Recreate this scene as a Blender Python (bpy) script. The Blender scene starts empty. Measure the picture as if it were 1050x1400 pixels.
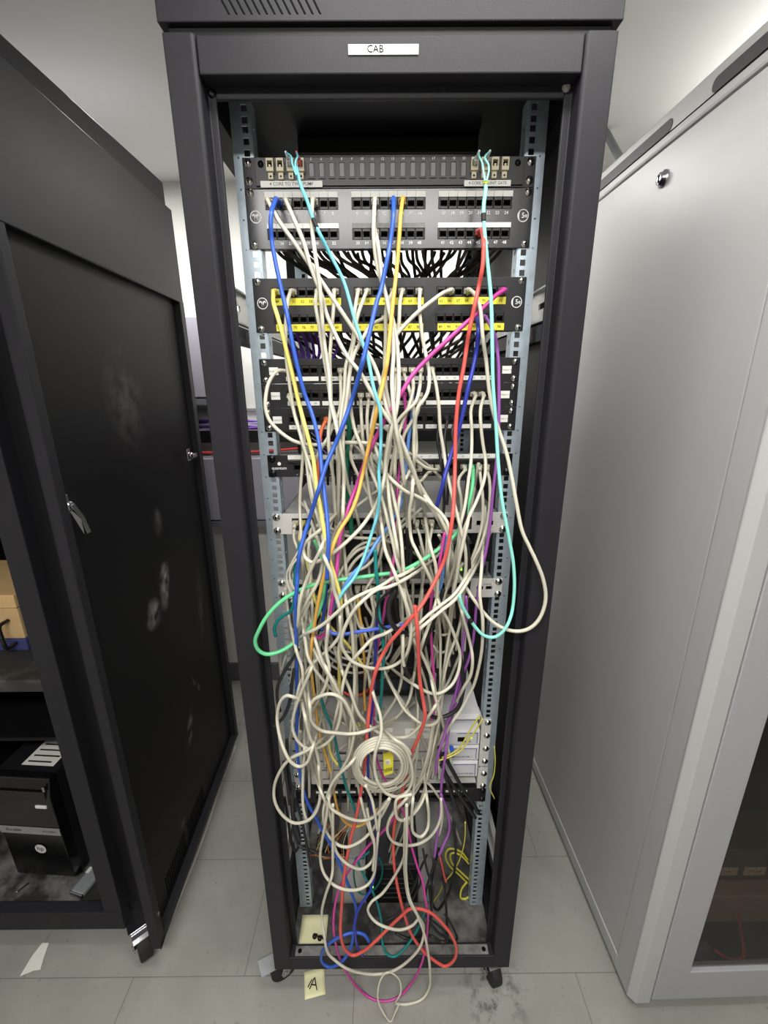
import bpy, bmesh, math, random
import numpy as np
from mathutils import Vector, Matrix
random.seed(7)
COL = bpy.context.scene.collection
SC = bpy.context.scene
# ---------------------------------------------------------------- camera model
F, TH, YAW, ROLL = 588.08, .2904, .0027, .0065
CAM = np.array([-.0148, -.7222, 1.54])
_c, _s = math.cos(YAW), math.sin(YAW)
_r = np.array([_c, -_s, 0.]); _h = np.array([_s, _c, 0.]); _z = np.array([0, 0, 1.])
FW = _h*math.cos(TH) - _z*math.sin(TH); _u = _h*math.sin(TH) + _z*math.cos(TH)
_c, _s = math.cos(ROLL), math.sin(ROLL)
RT = _c*_r - _s*_u; UP = _s*_r + _c*_u
def ray(px, py): return RT*(px-525)/F + UP*(700-py)/F + FW
def at(px, py, **k):
    d = ray(px, py); a, v = list(k.items())[0]; i = 'XYZ'.index(a)
    return CAM + d*((v-CAM[i])/d[i])
def proj(p):
    q = np.asarray(p, float)-CAM; d = q@FW
    return (525+F*(q@RT)/d, 700-F*(q@UP)/d)
cam = bpy.data.cameras.new('camera'); cam_o = bpy.data.objects.new('camera', cam); COL.objects.link(cam_o)
cam.sensor_fit = 'VERTICAL'; cam.sensor_height = 36; cam.lens = F/1400*36; cam.clip_start = .01
cam_o.matrix_world = Matrix(((RT[0], UP[0], -FW[0], CAM[0]), (RT[1], UP[1], -FW[1], CAM[1]), (RT[2], UP[2], -FW[2], CAM[2]), (0, 0, 0, 1)))
SC.camera = cam_o
# ---------------------------------------------------------------- materials
def lin(c):
    return tuple((v/12.92 if v <= .04045 else ((v+.055)/1.055)**2.4) for v in [x/255 for x in c])
MATS = {}
def mat(name, rgb, rough=.5, metal=0., vary=.08, scale=40., bump=0., bscale=600., spec=.5, emit=0., dust=None):
    if name in MATS: return MATS[name]
    m = bpy.data.materials.new(name); m.use_nodes = True; nt = m.node_tree; N = nt.nodes; L = nt.links
    b = N['Principled BSDF']; col = lin(rgb)
    b.inputs['Roughness'].default_value = rough; b.inputs['Metallic'].default_value = metal
    b.inputs['Specular IOR Level'].default_value = spec
    tc = N.new('ShaderNodeTexCoord')
    nz = N.new('ShaderNodeTexNoise'); nz.inputs['Scale'].default_value = scale; nz.inputs['Detail'].default_value = 4
    L.new(tc.outputs['Object'], nz.inputs['Vector'])
    mx = N.new('ShaderNodeMix'); mx.data_type = 'RGBA'
    mx.inputs[6].default_value = tuple(c*(1-vary) for c in col)+(1,)
    mx.inputs[7].default_value = tuple(min(1, c*(1+vary)) for c in col)+(1,)
    L.new(nz.outputs['Fac'], mx.inputs[0]); out = mx.outputs[2]
    if dust:
        n2 = N.new('ShaderNodeTexNoise'); n2.inputs['Scale'].default_value = dust[1]; n2.inputs['Detail'].default_value = 8; n2.inputs['Roughness'].default_value = .65
        L.new(tc.outputs['Object'], n2.inputs['Vector'])
        mr = N.new('ShaderNodeMapRange'); mr.inputs[1].default_value = dust[2]; mr.inputs[2].default_value = dust[3]
        L.new(n2.outputs['Fac'], mr.inputs[0])
        m2 = N.new('ShaderNodeMix'); m2.data_type = 'RGBA'; L.new(mr.outputs[0], m2.inputs[0]); L.new(out, m2.inputs[6])
        m2.inputs[7].default_value = lin(dust[0])+(1,); out = m2.outputs[2]
    L.new(out, b.inputs['Base Color'])
    if bump:
        n3 = N.new('ShaderNodeTexNoise'); n3.inputs['Scale'].default_value = bscale; n3.inputs['Detail'].default_value = 2
        L.new(tc.outputs['Object'], n3.inputs['Vector'])
        bp = N.new('ShaderNodeBump'); bp.inputs['Strength'].default_value = bump; bp.inputs['Distance'].default_value = .001
        L.new(n3.outputs['Fac'], bp.inputs['Height']); L.new(bp.outputs[0], b.inputs['Normal'])
    if emit:
        b.inputs['Emission Color'].default_value = col+(1,); b.inputs['Emission Strength'].default_value = emit
    MATS[name] = m; return m
BLACK = mat('black_powder_coat', (34, 33, 37), .5, vary=.1, bump=.25, bscale=900, spec=.22)
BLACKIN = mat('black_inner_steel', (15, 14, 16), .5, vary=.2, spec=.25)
PANEL = mat('black_panel_paint', (31, 30, 33), .27, vary=.06, spec=.7)
PANEL2 = mat('matt_black_panel', (23, 22, 25), .42, vary=.06)
PLASTIC = mat('black_plastic', (16, 16, 17), .4)
PORTB = mat('port_plastic', (27, 27, 29), .4)
PORTIN = mat('port_cavity', (6, 6, 7), .7, spec=.1)
GOLD = mat('gold_contact', (180, 150, 80), .35, 1)
ZINC = mat('galvanised_steel', (186, 200, 210), .42, .6, vary=.22, scale=60, bump=.1, bscale=200)
STRUT = mat('bare_steel_strut', (190, 190, 188), .4, .7, vary=.15)
SCREW = mat('nickel_screw', (215, 215, 210), .22, 1., vary=.05)
DSCREW = mat('dark_screw', (50, 50, 52), .3, .9)
CHROME = mat('chrome', (178, 178, 182), .24, 1.)
WHITE = mat('white_label', (232, 232, 226), .6, vary=.04, scale=120)
WORN = mat('worn_label', (120, 120, 116), .6, vary=.35, scale=160)
YELLOWL = mat('yellow_label', (232, 222, 62), .5, vary=.04)
PRINTW = mat('white_print', (225, 225, 225), .5, spec=.08)
PRINTK = mat('black_print', (25, 25, 28), .6, spec=.08)
PRINTG = mat('grey_print', (110, 112, 116), .6, spec=.08)
PRINTB = mat('violet_print', (70, 66, 140), .6, spec=.08)
BEIGEP = mat('beige_plastic', (205, 196, 168), .45)
GREYMET = mat('light_grey_metal', (196, 194, 190), .45, .0, vary=.04)
GREYTOP = mat('grey_painted_lid', (116, 114, 112), .5, .0, vary=.05)
GREYCAB = mat('grey_cabinet_paint', (172, 172, 172), .42, .0, vary=.03, scale=3, bump=.12, bscale=1200)
GREYDOOR = mat('grey_door_paint', (158, 158, 161), .42, vary=.03, scale=3, bump=.12, bscale=1200)
WHITEBOX = mat('white_module_plastic', (214, 214, 216), .4)
BLUEP = mat('blue_plastic', (35, 88, 190), .4)
RUBBER = mat('black_rubber', (24, 24, 25), .7)
GREEN_LED = mat('green_led', (120, 255, 40), .4, emit=6)
WHITE_LED = mat('white_led', (240, 255, 235), .4, emit=4)
STICKY = mat('yellow_sticky_paper', (226, 222, 178), .7, vary=.03)
PAPER = mat('white_paper', (214, 212, 204), .7, vary=.03)
LILAC = mat('lilac_grey_enclosure', (172, 170, 182), .45, vary=.02)
CARD = mat('tan_board', (196, 164, 118), .7, vary=.08)
DUSTY = mat('dusty_base_steel', (40, 39, 39), .55, dust=((128, 126, 122), 9, .45, .70), vary=.2)
COPPER = mat('copper_wires', (150, 100, 62), .45, .3, vary=.3, scale=90)
GLASS = None
# ---------------------------------------------------------------- mesh builder
class MB:
    def __init__(s): s.v = []; s.f = []; s.m = []; s.mats = []; s.smooth = []
    def mi(s, m):
        if m not in s.mats: s.mats.append(m)
        return s.mats.index(m)
    def add(s, vs, fs, m, smooth=False):
        o = len(s.v); s.v += [tuple(map(float, p)) for p in vs]; i = s.mi(m)
        for f in fs: s.f.append(tuple(a+o for a in f)); s.m.append(i); s.smooth.append(smooth)
        return s
    def box(s, x0, x1, y0, y1, z0, z1, m):
        vs = [(x, y, z) for x in (x0, x1) for y in (y0, y1) for z in (z0, z1)]
        return s.add(vs, [(0, 1, 3, 2), (4, 6, 7, 5), (0, 4, 5, 1), (2, 3, 7, 6), (0, 2, 6, 4), (1, 5, 7, 3)], m)
    def hexa(s, a, b, m):            # two quads (each four points, same winding) joined into a solid
        n = len(a); fs = [tuple(range(n))[::-1], tuple(range(n, 2*n))]
        fs += [(i, (i+1) % n, n+(i+1) % n, n+i) for i in range(n)]
        return s.add(list(a)+list(b), fs, m)
    def prism(s, poly, d, m):        # poly in 3-D, extruded along d
        return s.hexa(poly, [tuple(np.array(p)+np.array(d)) for p in poly], m)
    def cyl(s, p0, p1, r0, m, r1=None, n=16, smooth=True):
        p0, p1 = Vector(p0), Vector(p1); r1 = r0 if r1 is None else r1
        d = (p1-p0).normalized(); a = d.orthogonal().normalized(); b = d.cross(a)
        ring = lambda p, r: [p+a*r*math.cos(t*2*math.pi/n)+b*r*math.sin(t*2*math.pi/n) for t in range(n)]
        o = ring(p0, r0)+ring(p1, r1)
        s.add(o, [(i, (i+1) % n, n+(i+1) % n, n+i) for i in range(n)], m, smooth)
        s.add(o[:n], [tuple(range(n))[::-1]], m); s.add(o[n:], [tuple(range(n))], m); return s
    def lathe(s, p, d, prof, m, n=16):   # prof: (along, radius)
        p = Vector(p); d = Vector(d).normalized(); a = d.orthogonal().normalized(); b = d.cross(a); vs = []; k = len(prof)
        for l, r in prof: vs += [p+d*l+a*r*math.cos(t*2*math.pi/n)+b*r*math.sin(t*2*math.pi/n) for t in range(n)]
        fs = [(j*n+i, j*n+(i+1) % n, (j+1)*n+(i+1) % n, (j+1)*n+i) for j in range(k-1) for i in range(n)]
        s.add(vs, fs, m, True); s.add(vs[:n], [tuple(range(n))[::-1]], m); s.add(vs[-n:], [tuple(range(n))], m); return s
    def tube(s, pts, r, m, n=8):
        P = np.asarray(pts, float); T = np.gradient(P, axis=0); T /= np.linalg.norm(T, axis=1)[:, None]+1e-12
        ref = np.array([0, 1., 0]) if abs(T[0][1]) < .9 else np.array([1., 0, 0])
        a = np.cross(T[0], ref); a /= np.linalg.norm(a); vs = []; rr = r if hasattr(r, '__len__') else [r]*len(P)
        for i in range(len(P)):
            a = a-T[i]*(a@T[i]); a /= np.linalg.norm(a)+1e-12; b = np.cross(T[i], a)
            for t in range(n):
                w = t*2*math.pi/n; vs.append(P[i]+(a*math.cos(w)+b*math.sin(w))*rr[i])
        k = len(P); fs = [(j*n+i, j*n+(i+1) % n, (j+1)*n+(i+1) % n, (j+1)*n+i) for j in range(k-1) for i in range(n)]
        s.add(vs, fs, m, True); s.add(vs[:n], [tuple(range(n))[::-1]], m); s.add(vs[-n:], [tuple(range(n))], m); return s
    def plate(s, a0, a1, b0, b1, holes, t0, t1, m, plane='xz', hole_m=None):
        """slab with rectangular holes; (a,b) in plane, t = thickness axis"""
        A = sorted({round(v, 6) for v in [a0, a1]+[h[i] for h in holes for i in (0, 1)] if a0-1e-9 <= v <= a1+1e-9})
        B = sorted({round(v, 6) for v in [b0, b1]+[h[i] for h in holes for i in (2, 3)] if b0-1e-9 <= v <= b1+1e-9})
        solid = np.ones((len(A)-1, len(B)-1), bool)
        for h in holes:
            for i in range(len(A)-1):
                ca = (A[i]+A[i+1])/2
                if h[0] < ca < h[1]:
                    for j in range(len(B)-1):
                        if h[2] < (B[j]+B[j+1])/2 < h[3]: solid[i, j] = False
        P = (lambda a, b, t: (a, t, b)) if plane == 'xz' else ((lambda a, b, t: (t, a, b)) if plane == 'yz' else (lambda a, b, t: (a, b, t)))
        for i in range(len(A)-1):
            for j in range(len(B)-1):
                if not solid[i, j]: continue
                q = [(A[i], B[j]), (A[i+1], B[j]), (A[i+1], B[j+1]), (A[i], B[j+1])]
                s.add([P(*p, t0) for p in q], [(0, 1, 2, 3)], m); s.add([P(*p, t1) for p in q], [(3, 2, 1, 0)], m)
                for (di, dj, e) in ((0, -1, (0, 1)), (1, 0, (1, 2)), (0, 1, (2, 3)), (-1, 0, (3, 0))):
                    ii, jj = i+di, j+dj
                    if not (0 <= ii < solid.shape[0] and 0 <= jj < solid.shape[1]) or not solid[ii, jj]:
                        u, w = q[e[0]], q[e[1]]
                        s.add([P(*u, t0), P(*u, t1), P(*w, t1), P(*w, t0)], [(0, 1, 2, 3)], m)
        return s
def finish(me, mb, bevel):
    for m in mb.mats: me.materials.append(m)
    me.polygons.foreach_set('material_index', mb.m); me.polygons.foreach_set('use_smooth', mb.smooth)
    bm = bmesh.new(); bm.from_mesh(me)
    bmesh.ops.remove_doubles(bm, verts=bm.verts, dist=1e-6)
    bmesh.ops.recalc_face_normals(bm, faces=bm.faces); bm.to_mesh(me); bm.free()
WL = {}      # world location of each parent
def mesh_obj(name, mb, parent=None, loc=None, bevel=0, label=None, raw=False):
    base = np.array(WL[parent.name] if parent else (0, 0, 0), float)
    loc = base if loc is None else np.array(loc, float)
    me = bpy.data.meshes.new(name); me.from_pydata([tuple(np.array(v)-loc) for v in mb.v], [], mb.f); finish(me, mb, bevel)
    o = bpy.data.objects.new(name, me); COL.objects.link(o); o.parent = parent; o.location = loc-base; WL[o.name] = loc
    if bevel:
        b = o.modifiers.new('bevel', 'BEVEL'); b.width = bevel; b.segments = 2; b.limit_method = 'ANGLE'; b.angle_limit = .6
    if label: o['label'] = label
    return o
part = mesh_obj
def share(src, parent, loc, name=None):    # another object on the same mesh data
    o = src.copy(); COL.objects.link(o); o.parent = parent
    if name: o.name = name
    o.location = np.array(loc)-np.array(WL[parent.name]); WL[o.name] = np.array(loc); return o
def tag(o, label, cat, group=None):
    o['label'] = label; o['category'] = cat
    if group: o['group'] = group
    return o
def thing(name, label, cat, loc, group=None, rz=0):
    o = bpy.data.objects.new(name, None); COL.objects.link(o); o.location = loc; o.rotation_euler = (0, 0, rz); o.empty_display_size = .05
    WL[o.name] = np.array(loc, float); return tag(o, label, cat, group)
def structure(name, mb, bevel=0):
    o = mesh_obj(name, mb, bevel=bevel); o['kind'] = 'structure'; return o
_tc = {}
def glyphs(text, size, align='CENTER'):
    k = (text, size, align)
    if k not in _tc:
        cu = bpy.data.curves.new('t', 'FONT'); cu.body = text; cu.size = size; cu.align_x = align; cu.align_y = 'CENTER'; cu.resolution_u = 2; cu.offset = size*.008
        o = bpy.data.objects.new('t', cu); COL.objects.link(o)
        me = bpy.data.meshes.new_from_object(o.evaluated_get(bpy.context.evaluated_depsgraph_get()))
        _tc[k] = ([tuple(v.co) for v in me.vertices], [tuple(p.vertices) for p in me.polygons])
        bpy.data.objects.remove(o); bpy.data.curves.remove(cu); bpy.data.meshes.remove(me)
    return _tc[k]
def text(mb, s, size, x, y, z, m, align='CENTER', bold=0):
    vs, fs = glyphs(s, size, align)
    mb.add([(x+v[0], y, z+v[1]) for v in vs], fs, m)
def ringmesh(mb, x, y, z, r0, r1, m, n=28):
    vs = [(x+r*math.cos(i*2*math.pi/n), y, z+r*math.sin(i*2*math.pi/n)) for r in (r0, r1) for i in range(n)]
    mb.add(vs, [(i, (i+1) % n, n+(i+1) % n, n+i) for i in range(n)], m)
def screw(parent, x, y, z, r=.0052, m=None):
    global SCREW_SRC
    m = m or SCREW
    mb = MB(); mb.lathe((x, y, z), (0, -1, 0), [(0, r*1.25), (.0008, r*1.25), (.001, r), (.0024, r*.92), (.0036, r*.6), (.004, r*.2)], m, 14)
    for a, b in ((r*.55, r*.12), (r*.12, r*.55)): mb.box(x-a, x+a, y-.0042, y-.0034, z-b, z+b, PORTIN)
    return part('screw', mb, parent)
# ================================================================ setting
CEIL, WALLY = 2.305, 1.27
def floor_mat():
    m = mat('grey_vinyl_floor', (150, 148, 142), .42, vary=.05, scale=5, dust=((128, 126, 121), 2.2, .45, .75)); nt = m.node_tree; N = nt.nodes; L = nt.links; b = N['Principled BSDF']
    src = b.inputs['Base Color'].links[0].from_socket
    tc = N.new('ShaderNodeTexCoord'); mp = N.new('ShaderNodeMapping'); mp.inputs['Location'].default_value = (.70, -.038, 0); L.new(tc.outputs['Object'], mp.inputs[0])
    br = N.new('ShaderNodeTexBrick'); br.inputs['Scale'].default_value = 1; br.inputs['Mortar Size'].default_value = .0012; br.inputs['Brick Width'].default_value = .6; br.inputs['Row Height'].default_value = .3; br.offset = .5
    br.inputs['Color1'].default_value = br.inputs['Color2'].default_value = (0, 0, 0, 1); br.inputs['Mortar'].default_value = (1, 1, 1, 1); L.new(mp.outputs[0], br.inputs['Vector'])
    mx = N.new('ShaderNodeMix'); mx.data_type = 'RGBA'; L.new(br.outputs['Color'], mx.inputs[0]); L.new(src, mx.inputs[6]); mx.inputs[7].default_value = lin((112, 110, 105))+(1,)
    # fine speckle
    n2 = N.new('ShaderNodeTexNoise'); n2.inputs['Scale'].default_value = 70; n2.inputs['Detail'].default_value = 6; L.new(tc.outputs['Object'], n2.inputs['Vector'])
    mr = N.new('ShaderNodeMapRange'); mr.inputs[1].default_value = .66; mr.inputs[2].default_value = .74; mr.inputs[4].default_value = .55; L.new(n2.outputs['Fac'], mr.inputs[0])
    m2 = N.new('ShaderNodeMix'); m2.data_type = 'RGBA'; L.new(mr.outputs[0], m2.inputs[0]); L.new(mx.outputs[2], m2.inputs[6]); m2.inputs[7].default_value = lin((96, 94, 90))+(1,)
    # black rubber scuffs round the right caster
    vm = N.new('ShaderNodeVectorMath'); vm.operation = 'DISTANCE'; L.new(tc.outputs['Object'], vm.inputs[0]); vm.inputs[1].default_value = (.27, 0, 0)
    m3 = N.new('ShaderNodeMapRange'); m3.inputs[1].default_value = .11; m3.inputs[2].default_value = .0; L.new(vm.outputs['Value'], m3.inputs[0])
    n3 = N.new('ShaderNodeTexNoise'); n3.inputs['Scale'].default_value = 26; n3.inputs['Detail'].default_value = 7; n3.inputs['Roughness'].default_value = .7; L.new(tc.outputs['Object'], n3.inputs['Vector'])
    m4 = N.new('ShaderNodeMapRange'); m4.inputs[1].default_value = .5; m4.inputs[2].default_value = .6; L.new(n3.outputs['Fac'], m4.inputs[0])
    mu = N.new('ShaderNodeMath'); mu.operation = 'MULTIPLY'; L.new(m3.outputs[0], mu.inputs[0]); L.new(m4.outputs[0], mu.inputs[1])
    m5 = N.new('ShaderNodeMix'); m5.data_type = 'RGBA'; L.new(mu.outputs[0], m5.inputs[0]); L.new(m2.outputs[2], m5.inputs[6]); m5.inputs[7].default_value = lin((50, 49, 48))+(1,)
    L.new(m5.outputs[2], b.inputs['Base Color']); return m
WALLM = mat('white_wall_paint', (225, 224, 218), .7, vary=.02, scale=4)
CEILM = mat('ceiling_paint', (222, 222, 218), .75, vary=.02, scale=5)
structure('floor', MB().box(-2.2, 2.4, -2.6, WALLY, -.05, 0, floor_mat()))
structure('ceiling', MB().box(-2.2, 2.4, -2.6, WALLY, CEIL, CEIL+.05, CEILM))
structure('wall_back', MB().box(-2.2, 2.4, WALLY, WALLY+.05, 0, CEIL, WALLM))
structure('wall_left', MB().box(-2.25, -2.2, -2.6, WALLY, 0, CEIL, WALLM))
structure('wall_right', MB().box(2.4, 2.45, -2.6, WALLY, 0, CEIL, WALLM))
structure('wall_front', MB().box(-2.2, 2.4, -2.65, -2.6, 0, CEIL, WALLM))
structure('baseboard_back', MB().box(-2.2, 2.4, WALLY-.015, WALLY, 0, .105, mat('dark_skirting', (92, 92, 94), .5)))
# wall-mounted enclosures and cable tray behind the racks
def enclosure(label, x0, x1, z0, z1, d, txt=None):
    t = thing('wall_enclosure', label, 'wall box', ((x0+x1)/2, WALLY-d/2, z0))
    part('box', MB().box(x0, x1, WALLY-d+.02, WALLY, z0, z1, LILAC), t, bevel=.004)
    part('door', MB().box(x0+.004, x1-.004, WALLY-d, WALLY-d+.017, z0+.03, z1-.004, LILAC), t, bevel=.003)
    part('bottom_ledge', MB().box(x0, x1, WALLY-d-.004, WALLY-d+.018, z0, z0+.024, mat('grey_ledge', (120, 120, 128), .5)), t)
    if txt:
        mb = MB(); text(mb, txt, .022, -.80, WALLY-d-.0006, z0+.07, PRINTG); part('printed_text', mb, t)
    return t
enclosure('lilac grey wall box above the cable tray, between black cabinet and rack', -1.35, -.70, 1.46, 1.80, .16)
enclosure('lilac grey wall box below the cable tray, left of the rack', -1.35, -.38, .93, 1.24, .16)
mb = MB(); mb.box(-1.4, .5, WALLY-.13, WALLY-.012, 1.335, 1.340, PLASTIC)
mb.box(-1.4, .5, WALLY-.13, WALLY-.125, 1.30, 1.352, PLASTIC)
tray = thing('cable_tray', 'black cable tray running along the white back wall', 'cable tray', (-.45, WALLY-.07, 1.30))
part('tray', mb, tray, bevel=.002)
for i in range(6): part('hanger', MB().box(-1.2+i*.27, -1.19+i*.27, WALLY-.128, WALLY-.001, 1.352, 1.43, STRUT), tray)
mb = MB(); mb.box(-1.4, .5, WALLY-.012, WALLY-.001, 1.425, 1.437, STRUT); part('wall_rail', mb, tray)
PURP = mat('wall_wire_purple', (112, 62, 172), .4); REDC = mat('wall_wire_red', (205, 48, 44), .38)
def wire(name, pts, r, m, label, cat='cable', group=None, n=8):
    P = catmull(pts, 14); mb = MB().tube(P, r, m, n); P = np.array(P)
    return tag(mesh_obj(name, mb, loc=((P[:, 0].min()+P[:, 0].max())/2, P[:, 1].mean(), P[:, 2].min())), label, cat, group)
def catmull(pts, k=10):
    P = [np.array(p, float) for p in pts]; P = [2*P[0]-P[1]]+P+[2*P[-1]-P[-2]]; out = []
    for i in range(1, len(P)-2):
        p0, p1, p2, p3 = P[i-1:i+3]
        t0 = 0; t1 = t0+max(1e-6, np.linalg.norm(p1-p0))**.5; t2 = t1+max(1e-6, np.linalg.norm(p2-p1))**.5; t3 = t2+max(1e-6, np.linalg.norm(p3-p2))**.5
        for j in range(k):
            t = t1+(t2-t1)*j/k
            a1 = (t1-t)/(t1-t0)*p0+(t-t0)/(t1-t0)*p1; a2 = (t2-t)/(t2-t1)*p1+(t-t1)/(t2-t1)*p2; a3 = (t3-t)/(t3-t2)*p2+(t-t2)/(t3-t2)*p3
            b1 = (t2-t)/(t2-t0)*a1+(t-t0)/(t2-t0)*a2; b2 = (t3-t)/(t3-t1)*a2+(t-t1)/(t3-t1)*a3
            out.append((t2-t)/(t2-t1)*b1+(t-t1)/(t2-t1)*b2)
    out.append(P[-2]); return out
for i in range(7):
    wire('wall_cable', [(-1.38+.23*j, WALLY-.115+.014*i, 1.350+.005*i+.012*math.sin(i*2.1+j*1.3)) for j in range(8)], .0055, PURP if i % 2 else mat('lilac_wire', (150, 140, 176), .5), ('purple' if i % 2 else 'pale lilac')+' cable lying in the black tray on the back wall', group='cables in the wall tray')
wire('wall_cable', [(-1.3, WALLY-.14, 1.29), (-.95, WALLY-.14, 1.285), (-.82, WALLY-.14, 1.262), (-.7, WALLY-.14, 1.258), (-.5, WALLY-.14, 1.265), (-.2, WALLY-.14, 1.29)], .005, REDC, 'red cable sagging just under the black wall tray')
wire('pipe', [at(826, 176, Y=.95), at(842, 206, Y=.8), at(850, 220, Y=.72)], .011, mat('grey_conduit', (110, 112, 116), .45), 'short grey conduit by the ceiling between rack and grey cabinet', 'pipe')
# lamps
def area(name, loc, sx, sy, power, rot=(0, 0, 0), col=(1, .985, .955)):
    l = bpy.data.lights.new(name, 'AREA'); l.shape = 'RECTANGLE'; l.size = sx; l.size_y = sy; l.energy = power; l.color = col
    o = bpy.data.objects.new(name, l); COL.objects.link(o); o.location = loc; o.rotation_euler = rot; return o
area('ceiling_or_added_lamp', (-.15, -1.25, CEIL-.02), 1.2, .3, 48)
def two_way_lamp(x, y, z, sx, sy, down, up, spread=math.pi):
    o = area('ceiling_or_added_lamp', (x, y, z), sx, sy, down); o.data.spread = spread; area('ceiling_or_added_lamp', (x, y, z+.012), sx, sy, up, (math.pi, 0, 0))
two_way_lamp(.14, -.24, 2.2, .7, .12, 7.5, 4.5)
two_way_lamp(.05, .95, 2.2, .6, .12, 10, 2); area('ceiling_or_added_lamp', (-.9, .70, CEIL-.02), .45, .12, 15); two_way_lamp(1.15, .35, 2.13, .4, .8, .5, 6)  # rear and right lamps, added out of view to brighten wall and ceiling
SC.view_settings.view_transform = 'Standard'; SC.view_settings.look = 'None'; SC.view_settings.gamma = 1; SC.view_settings.exposure = 0
w = bpy.data.worlds.new('world'); SC.world = w; w.use_nodes = True
w.node_tree.nodes['Background'].inputs[0].default_value = (.9, .95, 1, 1); w.node_tree.nodes['Background'].inputs[1].default_value = .0
# ================================================================ main rack
RY = .1207; ZR = 1.8515; U = .04445; HW = .2413
def zu(n): return ZR-n*U
rack = thing('server_rack', 'tall black open rack in the middle, stuffed with tangled coloured patch cables', 'server rack', (0, .4, .1))
ZB, ZT, HX, RD = .10, 1.984, .3008, .80
for s in (-1, 1):
    poly = [(s*HX, 0), (s*.262, 0), (s*.258, .004), (s*.258, .03), (s*.2465, .03), (s*.2465, .036), (s*.262, .036), (s*.262, .07), (s*HX, .07)]
    mb = MB().prism([(x, y, ZB) for x, y in poly], (0, 0, ZT-ZB), BLACK); part('corner_post', mb, rack, bevel=.0018)
    mb = MB().prism([(x, RD-y, ZB) for x, y in poly], (0, 0, ZT-ZB), BLACK); part('rear_post', mb, rack, bevel=.0018)
mb = MB(); mb.box(-.257, .257, .001, .03, 1.939, 1.981, BLACK); mb.box(-.2465, .2465, .028, .034, 1.9255, 1.945, BLACK); part('header', mb, rack, bevel=.0018)
mb = MB(); mb.box(-.257, .257, RD-.03, RD, 1.94, 1.984, BLACK); part('rear_header', mb, rack, bevel=.0018)
mb = MB(); mb.box(-.262, .262, .0, .03, ZB, .144, BLACK); part('bottom_rail', mb, rack, bevel=.0018)
sill = MB(); sill.box(-.2465, .2465, .004, .024, .1442, .1462, mat('worn_sill', (150, 149, 146), .5, .3, vary=.3, dust=((60, 58, 57), 14, .4, .7)))
for s in (-1, 1): sill.cyl((s*.236, .014, .1460), (s*.236, .014, .1466), .0052, PORTIN, n=14)
part('sill_strip', sill, rack)
for s in (-1, 1):
    mb = MB(); mb.box(s*.262, s*HX, .07, RD-.07, 1.93, 1.984, BLACKIN); part('top_beam', mb, rack)
    mb = MB(); mb.box(s*.262, s*HX, .07, RD-.07, ZB, .15, BLACKIN); part('base_beam', mb, rack)
    for z0, z1 in ((1.645, 1.695), (.36, .42)):
        mb = MB(); hs = [(y, y+.03, (z0+z1)/2-.005, (z0+z1)/2+.005) for y in np.arange(.1, .7, .085)]
        mb.plate(.072, RD-.072, z0, z1, hs, s*.27, s*.273, STRUT, 'yz')
        mb.box(s*.262, s*.273, .072, RD-.072, z1, z1+.003, STRUT); mb.box(s*.262, s*.273, .072, RD-.072, z0-.003, z0, STRUT)
        part('cross_strut', mb, rack)
        mb = MB().box(s*.262, s*.285, .072, RD-.072, z0-.035, z0-.008, BLACKIN); part('cross_beam', mb, rack)
mb = MB(); mb.box(.2905, .2985, .071, RD-.071, .15, 1.93, BLACKIN); part('side_panel', mb, rack)
mb = MB(); cz0, cz1 = 1.995, 2.022
mb.box(-.306, .306, .002, RD+.004, cz0, cz1, BLACK); mb.box(-.296, .296, .010, RD-.01, 1.984, cz0, BLACKIN)
for i in range(13):
    x = -.222+i*.0099
    mb.prism([(x, .0015, cz1-.003), (x+.0042, .0015, cz1-.003), (x+.0142, .0015, cz0+.0065), (x+.0100, .0015, cz0+.0065)], (0, .003, 0), PORTIN)
roof = part('roof', mb, rack, bevel=.002)
mb = MB(); mb.box(-.17, .17, .25, .6, 1.955, 1.984, PLASTIC); part('fan_tray', mb, rack, bevel=.003)
lb = MB(); p0 = at(476, 61, Y=0); p1 = at(572, 74.5, Y=0)
lb.box(p0[0], p1[0], -.0006, .001, p1[2], p0[2], WHITE); text(lb, 'CAB', .0115, at(513, 67.5, Y=0)[0], -.0010, (p0[2]+p1[2])/2, mat('dark_grey_print', (14, 14, 16), .7, spec=.03)); part('name_label', lb, rack, label='white name label strip')
b0 = at(282, 108, Y=.012); mb = MB().lathe((b0[0], .031, 1.9335), (0, -1, 0), [(0, .0055), (.002, .0055), (.004, .003)], DSCREW); part('bolt', mb, rack)
mb = MB().lathe((.2475, .029, 1.9375), (0, -1, 0), [(0, .006), (.002, .006), (.0045, .0045), (.0055, .002)], mat('worn_button', (150, 148, 145), .4)); part('button', mb, rack, label='pale round button')
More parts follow.
